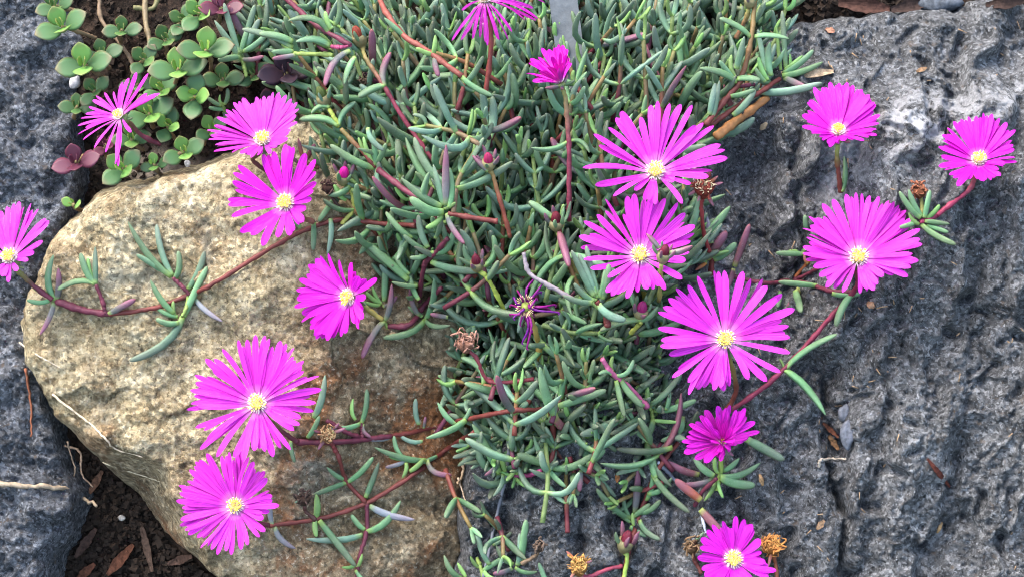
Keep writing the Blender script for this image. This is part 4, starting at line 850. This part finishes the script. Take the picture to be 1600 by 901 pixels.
for x, y in pts:
    cl = nearest(x, y); s_ = surf(x, y); tp = max(mat_top(x, y), s_ + 26)
    w = s_ + 14 + (tp - s_ - 14) * random.uniform(.35, 1.0) if tp > s_ + 30 else s_ + random.uniform(14, 28)
    d = grow_dir(x, y); edge = dens(x, y) < .8
    nodes = random.choice((2, 3, 3, 4)); L = random.uniform(68, 112); length = random.uniform(55, 140)
    path, lv = shoot_plan(P(x, y, w), d, length, nodes, L, random.uniform(13, 16))
    c = random.choice(REDS + [(.12, .17, .06, 1), (.10, .15, .06, 1), (.12, .08, .045, 1)])
    V, F, T = tube(path, np.linspace(4.2, 3.2, len(path)), 7)
    sh = mesh('shoot', V, F, M_STEM, cl[1], path[0], True, (*c[:3], .35), T)
    for a, b, th, bd, bt, tn in lv: leaf(sh, a, b, th, bd, bt, tn)
    cl[3].append(sh)
# sparse shoots creeping over the grey rock below the cushion
for i in range(11):
    x, y = random.uniform(735, 1075), random.uniform(665, 905)
    if (x - 905) / 330 > (905 - y) / 240 + .35: continue
    cl = clumps[-1] if x > 850 else clumps[-2]
    path, lv = shoot_plan(P(x, y, surf(x, y) + random.uniform(16, 34)), np.array([random.uniform(-.9, .9), random.uniform(-1, .5), .45]), random.uniform(60, 130), random.choice((2, 3)), random.uniform(55, 90), random.uniform(12, 15))
    path[:, 2] = [max(p_[2], surf(800 + p_[0], 450 - p_[1]) + 7) for p_ in path]
    V, F, T = tube(path, np.linspace(4, 3.2, len(path)), 7)
    sh = mesh('shoot', V, F, M_STEM, cl[1], path[0], True, (*random.choice(REDS)[:3], .4), T)
    for a, b, th, bd, bt, tn in lv:
        b = b.copy(); b[2] = max(b[2], surf(800 + b[0], 450 - b[1]) + 9); a = a.copy(); a[2] = max(a[2], surf(800 + a[0], 450 - a[1]) + 8)
        leaf(sh, a, b, th, bd, bt, tn)
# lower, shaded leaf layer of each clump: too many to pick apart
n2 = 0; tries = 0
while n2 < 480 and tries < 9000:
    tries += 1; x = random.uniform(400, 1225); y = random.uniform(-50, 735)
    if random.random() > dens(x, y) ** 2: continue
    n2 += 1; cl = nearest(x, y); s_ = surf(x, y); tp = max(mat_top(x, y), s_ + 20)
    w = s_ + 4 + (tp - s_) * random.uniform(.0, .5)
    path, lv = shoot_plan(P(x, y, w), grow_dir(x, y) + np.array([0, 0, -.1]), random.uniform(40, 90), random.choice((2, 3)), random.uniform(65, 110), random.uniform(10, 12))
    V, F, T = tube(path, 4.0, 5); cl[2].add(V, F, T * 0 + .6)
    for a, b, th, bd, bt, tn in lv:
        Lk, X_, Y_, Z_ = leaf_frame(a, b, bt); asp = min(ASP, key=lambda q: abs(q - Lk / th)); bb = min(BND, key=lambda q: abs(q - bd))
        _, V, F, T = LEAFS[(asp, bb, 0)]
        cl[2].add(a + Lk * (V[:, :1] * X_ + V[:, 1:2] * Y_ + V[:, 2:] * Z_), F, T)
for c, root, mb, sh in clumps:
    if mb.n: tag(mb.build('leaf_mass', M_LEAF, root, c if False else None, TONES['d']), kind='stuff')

# ------------------------------------------------------------------ round-leaved succulents, upper left
def m_crassula():
    m, nt, b = mat('round_succulent_leaf'); oi = nd(nt, 'ShaderNodeObjectInfo'); t = attr(nt, 't'); v = objpos(nt)
    n1 = noise(nt, 180, 4, .6, v)
    c = mix(nt, 1.0, oi.outputs['Color'], ramp(nt, n1, [(.3, .75), (.7, 1.25)]), 'MULTIPLY')
    c = mix(nt, mth(nt, 'MULTIPLY', oi.outputs['Alpha'], ramp(nt, t, [(.72, 0.0), (1.0, .8)])), c, (.22, .06, .06))
    nt.links.new(c, b.inputs['Base Color']); b.inputs['Roughness'].default_value = .48; b.inputs['Specular IOR Level'].default_value = .3
    b.inputs['Subsurface Weight'].default_value = .1; b.inputs['Subsurface Scale'].default_value = .001
    bump(nt, b, n1, .35, .0006); return m
M_CRA = m_crassula()
def ovate(asp=.82, cupv=.16, th=.085):
    ts = np.array([0, .08, .2, .36, .52, .68, .82, .92, 1.0]); ws = np.array([.16, .30, .62, .9, 1.0, .92, .66, .36, .03]); V = []; T = []
    cols = (-1, -.62, 0, .62, 1)
    for t, w in zip(ts, ws):
        for s_ in (1, -1):
            for q in (cols if s_ > 0 else cols[1:4]):
                hw = w * asp * .5; e = th * s_ * (1 - q * q) * (.35 + .65 * math.sin(math.pi * min(1, t * .9 + .08)))
                V.append([t, q * hw, cupv * t * t + .28 * hw * q * q + e]); T.append(max(t, abs(q) * .86 if w > .3 else t))
    n = 8; F = []
    loop = [0, 1, 2, 3, 4, 7, 6, 5]
    for i in range(len(ts) - 1):
        for j in range(8):
            a, b = loop[j], loop[(j + 1) % 8]; F.append([i * n + a, i * n + b, (i + 1) * n + b, (i + 1) * n + a])
    F += [loop[::-1], [(len(ts) - 1) * n + j for j in loop]]
    me = bpy.data.meshes.new('leaf'); me.from_pydata((np.array(V) * S).tolist(), [], [f[::-1] for f in F]); me.shade_smooth()
    at = me.attributes.new('t', 'FLOAT', 'POINT'); at.data.foreach_set('value', np.array(T, np.float32)); me.materials.append(M_CRA); return me
OV = [ovate(.78, .10), ovate(.86, .2), ovate(.92, .3)]
def rosette(x, y, w, r, label, axis, rot, col, pairs=3, stemto=None, al=.5):
    C = P(x, y, w); axis = nrm(axis); base = P(*stemto) if stemto else C - axis * 30
    root = empty('succulent_rosette', base, label, 'succulent', 'round-leaved succulent rosettes')
    e1 = nrm(np.cross(np.array([0, 1.0, 0.1]), axis)); e2 = np.cross(axis, e1)
    for k in range(pairs):
        Lk = r * (1.12 if col == 'g' else 1) * (.5, .95, 1.2, 1.3)[k] * random.uniform(.92, 1.08); el = math.radians((62, 34, 14, 2)[k] + random.uniform(-6, 6)); a0 = rot + k * math.pi / 2 + random.uniform(-.15, .15)
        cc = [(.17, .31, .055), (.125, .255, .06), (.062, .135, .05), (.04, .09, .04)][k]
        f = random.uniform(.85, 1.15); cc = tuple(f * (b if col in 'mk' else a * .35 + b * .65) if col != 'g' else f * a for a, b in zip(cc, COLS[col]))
        for s_ in (0, math.pi):
            o = math.cos(a0 + s_) * e1 + math.sin(a0 + s_) * e2
            xd = nrm(o * math.cos(el) + axis * math.sin(el)); zd = nrm(axis * math.cos(el) - o * math.sin(el)); yd = np.cross(zd, xd)
            p0 = C - axis * (7 * k) + o * 2
            ob = bpy.data.objects.new('leaf', OV[min(2, 2 - k if k < 3 else 0)]); COL.objects.link(ob); ob.parent = root
            M = Matrix.Identity(4)
            for i, vv in enumerate((xd, yd, zd)):
                vw = Dir(vv) * Lk
                for j in range(3): M[j][i] = vw[j]
            q = Wd(p0) - LOC[root]
            for j in range(3): M[j][3] = q[j]
            ob.matrix_basis = M; ob.color = (*cc, al)
    pts = [base, (base + C) / 2 + np.array([random.uniform(-6, 6), 0, 4]), C - axis * 4]
    stem(root, pts, 4.5, 4, (.17, .11, .06), .2)
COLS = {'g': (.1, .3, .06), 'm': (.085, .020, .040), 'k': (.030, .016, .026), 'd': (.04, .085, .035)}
ax = (.0, .35, 1)
rosette(96, 40, -10, 36, 'green rosette with pointed leaves in the upper left corner against dark rock', (-.1, .4, 1), .5, 'g', 3, (150, 60, -70))
rosette(131, 100, -5, 35, 'bright green rosette above left of the thin-petalled flower', (-.1, .3, 1), .1, 'g', 3, (160, 120, -70))
rosette(278, 106, 5, 35, 'largest bright green rosette of the pair above the pinkish flower', (0, .4, 1), .05, 'g', 3, (270, 140, -60))
rosette(321, 76, 10, 36, 'green rosette just above right of the largest rosette', (.05, .4, 1), .0, 'g', 3, (330, 110, -60))
rosette(303, 150, 5, 30, 'green rosette with upright pair, below the two big rosettes', (0, .2, 1), 1.55, 'g', 3, (310, 180, -60))
rosette(287, 236, -5, 28, 'pale green rosette at the edge of the tan boulder, left of the pinkish flower', (.1, .3, 1), .4, 'g', 3, (270, 250, -40))
rosette(190, 262, -5, 30, 'pale green rosette right below the thin-petalled flower', (-.1, .2, 1), .9, 'g', 3, (220, 262, -50))
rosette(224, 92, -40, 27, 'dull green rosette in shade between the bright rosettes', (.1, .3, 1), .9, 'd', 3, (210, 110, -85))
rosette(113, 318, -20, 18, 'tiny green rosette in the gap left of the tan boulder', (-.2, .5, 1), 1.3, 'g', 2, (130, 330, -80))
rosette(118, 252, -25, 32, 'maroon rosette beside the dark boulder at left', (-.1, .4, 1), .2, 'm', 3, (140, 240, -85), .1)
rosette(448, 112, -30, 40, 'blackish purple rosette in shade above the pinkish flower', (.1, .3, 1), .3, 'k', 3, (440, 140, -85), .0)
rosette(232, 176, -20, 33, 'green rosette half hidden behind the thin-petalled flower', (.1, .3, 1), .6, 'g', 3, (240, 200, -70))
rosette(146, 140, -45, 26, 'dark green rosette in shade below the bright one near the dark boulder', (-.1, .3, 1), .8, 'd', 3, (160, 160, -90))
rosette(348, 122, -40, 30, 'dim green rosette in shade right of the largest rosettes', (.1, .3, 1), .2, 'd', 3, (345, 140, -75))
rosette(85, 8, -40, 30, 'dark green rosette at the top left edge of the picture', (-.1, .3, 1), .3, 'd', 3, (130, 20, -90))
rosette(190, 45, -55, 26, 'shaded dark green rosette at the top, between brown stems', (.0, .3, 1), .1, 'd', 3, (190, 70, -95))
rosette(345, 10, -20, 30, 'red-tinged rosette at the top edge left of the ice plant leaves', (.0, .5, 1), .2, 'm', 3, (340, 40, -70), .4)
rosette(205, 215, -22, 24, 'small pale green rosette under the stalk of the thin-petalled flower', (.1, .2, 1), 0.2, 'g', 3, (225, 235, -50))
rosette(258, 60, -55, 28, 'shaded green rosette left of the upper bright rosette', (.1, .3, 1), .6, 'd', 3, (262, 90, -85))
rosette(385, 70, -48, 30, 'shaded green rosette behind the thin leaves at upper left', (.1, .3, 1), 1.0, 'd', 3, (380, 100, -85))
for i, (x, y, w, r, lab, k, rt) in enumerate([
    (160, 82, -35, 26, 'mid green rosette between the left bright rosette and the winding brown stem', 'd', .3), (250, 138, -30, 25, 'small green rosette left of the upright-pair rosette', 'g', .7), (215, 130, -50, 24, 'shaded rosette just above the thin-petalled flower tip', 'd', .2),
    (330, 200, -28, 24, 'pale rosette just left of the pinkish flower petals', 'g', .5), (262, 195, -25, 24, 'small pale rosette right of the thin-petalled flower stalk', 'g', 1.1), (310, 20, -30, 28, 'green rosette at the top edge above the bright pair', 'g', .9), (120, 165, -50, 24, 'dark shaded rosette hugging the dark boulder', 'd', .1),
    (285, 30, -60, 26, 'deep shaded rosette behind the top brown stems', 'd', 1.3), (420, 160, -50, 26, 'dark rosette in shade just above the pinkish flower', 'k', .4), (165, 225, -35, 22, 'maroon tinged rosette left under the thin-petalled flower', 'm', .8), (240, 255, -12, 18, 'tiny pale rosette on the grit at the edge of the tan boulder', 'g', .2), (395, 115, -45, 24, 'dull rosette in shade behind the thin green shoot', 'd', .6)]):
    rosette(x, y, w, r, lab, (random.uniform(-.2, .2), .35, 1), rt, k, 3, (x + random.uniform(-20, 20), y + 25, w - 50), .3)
sprig('woody_stem', 'brown bare stem winding between the round-leaved succulents', 'stem', [([(155, -15), (158, 30), (185, 65), (205, 95), (212, 120)], 4.5, 4, (.15, .10, .06))], '', 22)
sprig('woody_stem', 'thick brown bare stem at the top among the round-leaved succulents', 'stem', [([(226, -15), (228, 35), (236, 72), (245, 90)], 6, 5, (.16, .12, .065)), ([(208, 12), (238, 14), (250, -12)], 5, 5, (.13, .12, .05))], '', 24)
sprig('ice_plant_shoot', 'thin green shoot among the round-leaved succulents at upper left', 'shoot', [([(385, 120), (380, 100), (372, 84)], 4, 4, GRN)],
      '374,88,335,32,b,.0,,13;374,84,350,5,b,.0,,13;376,82,388,42,g,.0,,12;380,80,420,50,g;376,88,340,94,g,.0,,12;378,92,412,88,p;385,75,405,30,b;380,70,398,8,b', 16, None, 30)
sprig('ice_plant_shoot', 'small green tuft left of the pinkish flower above the tan boulder', 'shoot', [([(352, 180), (350, 170), (346, 160)], 4, 4, GRN)],
      '346,165,324,152,g;347,163,344,148,y;350,163,355,138,g,.13;352,170,326,168,g;350,175,362,196,p', 16, None, 25)
sprig('ice_plant_shoot', 'reddish tipped little shoot between the two flowers over the tan boulder', 'shoot', [([(498, 262), (480, 255), (472, 248)], 4, 4, BRN)],
      '474,250,466,216,r;478,250,492,225,r;482,254,500,262,p;470,255,455,240,m;476,246,484,212,g', 12, None, 6)

# ------------------------------------------------------------------ stake, litter, mulch, dead leaves
def slab(name, pts, w, thick, m, color, label, cat, bow=0.0, jag=0.0):
    """thin curved plate through px points along its middle: (x, y, half width)"""
    mid = catmull([P(x, y, w + dw) for x, y, hw, dw in pts], 14); hw = np.interp(np.linspace(0, 1, 14), np.linspace(0, 1, len(pts)), [q[2] for q in pts])
    tg = np.gradient(mid, axis=0); V = []
    for i in range(14):
        s_ = nrm(np.cross(np.array([0, 0.1, 1.0]), tg[i])); h = hw[i] * (1 + random.uniform(-jag, jag))
        for z in (1, -1):
            for q in (-1, -.5, 0, .5, 1): V.append(mid[i] + s_ * h * q + np.array([0, 0, bow * (q * q) * h + z * thick * .5 + random.uniform(-jag, jag) * thick]))
    F = []; n = 10
    loop = [0, 1, 2, 3, 4, 9, 8, 7, 6, 5]
    for i in range(13):
        for j in range(10):
            a, b = loop[j], loop[(j + 1) % 10]; F.append([i * n + a, (i + 1) * n + a, (i + 1) * n + b, i * n + b])
    F += [loop, [13 * n + j for j in loop][::-1]]
    o = mesh(name, np.array(V), F, m, None, V[0], False, (*color, 1)); tag(o, label, cat); return o
M_STAKE = m_objcol('weathered_grey', .65, .65, 1.25, 160, .3, .6, .0008)
slab('garden_stake', [(872, -70, 22, -20), (880, 0, 22, -8), (890, 80, 22, 4), (898, 155, 21, 16)], -22, 8, M_STAKE, (.078, .09, .102), 'flat grey stake standing in the leaves behind the half-closed flower', 'stake', .05)
def chip(label, x0, y0, x1, y1, hw, col, h=6, cat='bark chip', name='bark_chip', bow=.2, thick=4):
    xm, ym = (x0 + x1) / 2, (y0 + y1) / 2
    w = surf(xm, ym) + h
    slab(name, [(x0, y0, hw * .4, surf(x0, y0) + h - w), (xm, ym, hw, 2), (x1, y1, hw * .35, surf(x1, y1) + h - w)], w, thick, M_DRY, col, label, cat, bow, .18)
chip('largest reddish bark chip on the soil below the tan boulder', 168, 897, 208, 850, 9, (.085, .034, .020), 12)
chip('upright grey-brown bark strip on the soil left of the lowest flower', 222, 822, 238, 892, 7, (.06, .038, .028), 12)
chip('dark bark chip at the foot of the dark left boulder', 118, 870, 150, 825, 8, (.045, .026, .02), 12)
chip('small brown bark chip under the edge of the tan boulder', 262, 880, 300, 868, 7, (.055, .032, .024), 12)
chip('reddish bark chip cut by the bottom edge on the soil', 120, 905, 148, 880, 8, (.075, .03, .018), 12)
chip('brown bark chip in the gap above the bark soil', 140, 770, 160, 735, 7, (.08, .043, .028), 12)
chip('tan bark strip on the lava boulder right of the leaning shoot', 1236, 118, 1302, 112, 7, (.42, .30, .19), 7, thick=5)
chip('small pale chip on the lava boulder below the orange old stem', 1188, 203, 1198, 192, 5, (.38, .29, .19), 6)
chip('dark red bark sliver on the right of the lava boulder', 1449, 716, 1484, 760, 4.5, (.09, .026, .018), 6)
chip('orange chip on the grey rock at lower centre', 965, 738, 964, 753, 4, (.34, .15, .06), 5)
chip('brown leaf scrap on the lava boulder below the full flower', 1355, 472, 1366, 480, 6, (.30, .17, .10), 6)
chip('orange-brown leaf scrap in the hollow of the lava boulder', 1295, 680, 1310, 702, 5, (.22, .12, .06), 6)
chip('red-brown leaf scrap in the hollow of the lava boulder', 1286, 660, 1310, 683, 4, (.13, .05, .03), 7)
chip('small brown scrap on the lava boulder above the flower at the bottom', 1276, 826, 1288, 812, 5, (.22, .14, .085), 5)
chip('forked tan scrap right of the pale green shoot', 1187, 740, 1192, 758, 4, (.36, .22, .11), 6)
chip('tan scrap low on the right of the lava boulder', 1464, 832, 1472, 815, 3, (.28, .18, .09), 5)
chip('brown scrap on top of the lava boulder near the dead leaves', 1290, 45, 1304, 50, 5, (.24, .12, .08), 5)
chip('brown scrap on the lava boulder left of the rightmost flower', 1432, 112, 1448, 106, 4, (.30, .18, .10), 5)
for i, (a, lab) in enumerate([((1450, 55, 1520, 68, 6), 'brown curled dead leaf lying behind the lava boulder'), ((1310, 6, 1390, 14, 13), 'reddish brown dead leaf at the top edge behind the lava boulder'), ((1392, 16, 1450, 4, 12), 'dark brown dead leaf beside the smooth grey pebble'), ((1540, 8, 1600, 2, 10), 'dark dead leaf in the top right corner')]):
    if i == 0: continue
    chip(lab, *a[:4], a[4], [(.2, .1, .06), (.05, .024, .018), (.036, .022, .018), (.03, .018, .015)][i], 14, 'dead leaf', 'dead_leaf', .5, 3)
def pebble(label, x, y, rx, ry, rz, col, h=4, name='pebble'):
    mb = bpy.data.meshes.new('pebble'); V = []; F = []; nu, nv = 16, 10; C = P(x, y, surf(x, y) + h)
    for i in range(nv + 1):
        for j in range(nu):
            th = math.pi * i / nv; ph = 2 * math.pi * j / nu; d = np.array([math.sin(th) * math.cos(ph), math.sin(th) * math.sin(ph), math.cos(th)])
            k = 1 + .16 * math.sin(3.1 * d[0] + x) * math.cos(2.7 * d[1] + y) + .10 * math.sin(6 * d[2] + 5 * d[0])
            V.append(C + d * k * np.array([rx, ry, rz]))
    for i in range(nv):
        for j in range(nu): F.append([i * nu + j, (i + 1) * nu + j, (i + 1) * nu + (j + 1) % nu, i * nu + (j + 1) % nu])
    o = mesh(name, np.array(V), F, M_DRY, None, C - np.array([0, 0, rz]), True, (*col, 1)); tag(o, label, 'stone')
pebble('smooth blue-grey stone behind the lava boulder at the top right', 1470, 6, 36, 15, 14, (.075, .085, .10), 18, 'stone')
pebble('upper of two small grey stone flakes in the hollow of the lava boulder', 1319, 645, 9, 14, 6, (.13, .14, .165), 6, 'stone')
pebble('lower of two small grey stone flakes in the hollow of the lava boulder', 1325, 678, 11, 22, 7, (.12, .13, .155), 6, 'stone')
pebble('white pebble on the bark soil below the tan boulder', 190, 808, 6, 5, 4, (.36, .33, .30), 6)
pebble('small pinkish pebble in the gap at the left, above the maroon rosette', 117, 128, 9, 12, 7, (.45, .42, .42), 30)
pebble('tiny white grit beside the pale green rosette at the tan boulder', 293, 256, 5, 6, 4, (.72, .70, .66), 22)
def twig(label, pts, r, col, h=6, name='dry_twig'):
    p = catmull([P(x, y, max(surf(x, y) + h, -110) + (q[0] if q else 0)) for x, y, *q in pts], 6 * len(pts)); p = p + RNG.normal(size=p.shape) * r * .28
    V, F, T = tube(p, np.linspace(r, r * .55, len(p)) * RNG.uniform(.85, 1.15, len(p)), 6)
    o = mesh(name, V, F, M_DRY, None, p[0], True, (*col, 1)); tag(o, label, 'twig')
twig('pale dry twig lying across the dark left boulder to the soil', [(-20, 752), (40, 758), (95, 762), (125, 775), (152, 788, 20)], 4.5, (.30, .235, .165), 7)
twig('thin pale straw lying on the lower left face of the tan boulder', [(82, 615), (105, 635), (140, 660), (165, 685), (180, 700), (224, 713)], 2, (.55, .44, .31), 4)
twig('thin straw along the lower edge of the tan boulder', [(30, 535), (60, 555), (95, 575)], 1.4, (.55, .46, .34), 4)
twig('red-brown needle on the dark left boulder', [(40, 575), (48, 630), (49, 682)], 2.4, (.24, .09, .05), 6)
twig('bent cream straw on the lava boulder', [(1279, 728), (1283, 718), (1300, 716), (1322, 716)], 2.4, (.46, .39, .31), 5)
twig('dry tan stalk hanging in the dark cleft at lower centre', [(730, 690), (722, 740), (715, 755)], 3, (.45, .32, .20), 12)
twig('pale thread-like stalk in the dark cleft beside the tan one', [(716, 745), (722, 765), (727, 782)], 1.6, (.55, .42, .30), 10)
twig('thin root fibre in the gap left of the tan boulder', [(105, 690), (112, 715), (118, 735), (112, 750)], 1.6, (.28, .21, .15), 14)
twig('pale root fibres at the foot of the dark left boulder', [(100, 695), (125, 705), (128, 740), (145, 760)], 2.2, (.24, .17, .12), 16)
twig('thin straw under the ridge of the tan boulder', [(160, 722), (215, 740), (250, 752)], 1.3, (.45, .38, .26), 5)
twig('tan straw standing out of the leaves above the tan boulder shoulder', [(766, 404, 110), (790, 405, 115), (812, 396, 118)], 1.8, (.50, .36, .22), 12)
# fine litter: needles and grit on the rocks and bark crumbs on the soil - uncountable
mb = MB()
for i in range(150):
    x, y = random.uniform(1110, 1595), random.uniform(45, 890)
    if random.random() > .35 + .65 * math.exp(-((x - 1300) / 70) ** 2) + .5 * (y < 130): continue
    L = random.uniform(4, 16); a = random.uniform(0, 6.28); w = surf(x, y) + random.uniform(2, 7)
    V, F, T = tube([P(x, y, w), P(x + math.cos(a) * L, y + math.sin(a) * L, w + random.uniform(-1, 4))], [1.1, .6], 4); mb.add(V, F, T)
tag(mb.build('rock_litter', M_DRY, None, None, (.34, .23, .14, 1)), 'fine brown plant litter scattered over the lava boulder', 'litter', None, 'stuff')
mb = MB()
def crumb(x, y, r, w):
    C = P(x, y, w); d = RNG.normal(size=(8, 3)); d /= np.linalg.norm(d, axis=1)[:, None]
    q = np.array([[-1, -1, -1], [1, -1, -1], [1, 1, -1], [-1, 1, -1], [-1, -1, 1], [1, -1, 1], [1, 1, 1], [-1, 1, 1]]) * r * .55
    ax_ = nrm(RNG.normal(size=3)); R_ = np.array(Matrix.Rotation(random.uniform(0, 6), 3, Vector(ax_))); sc = RNG.uniform(.5, 1.6, 3)
    V = C + (q * sc + d * r * .25) @ R_.T
    mb.add(V, [[0, 3, 2, 1], [4, 5, 6, 7], [0, 1, 5, 4], [1, 2, 6, 5], [2, 3, 7, 6], [3, 0, 4, 7]])
for i in range(6500):
    k = random.random()
    if k < .55: x, y = random.uniform(70, 430), random.uniform(680, 930)
    elif k < .85: x, y = random.uniform(90, 520), random.uniform(-30, 320)
    else: x, y = random.uniform(1200, 1620), random.uniform(-40, 40)
    w = surf(x, y, True); 
    if surf(x, y) > w + 4: continue
    crumb(x, y, random.choice((2, 3, 3, 4, 5, 8)), w + random.uniform(0, 6))
tag(mb.build('soil_crumbs', M_DRY, None, None, (.022, .015, .011, 1), False), 'dark crumbs of bark and soil between the boulders', 'soil', None, 'stuff')
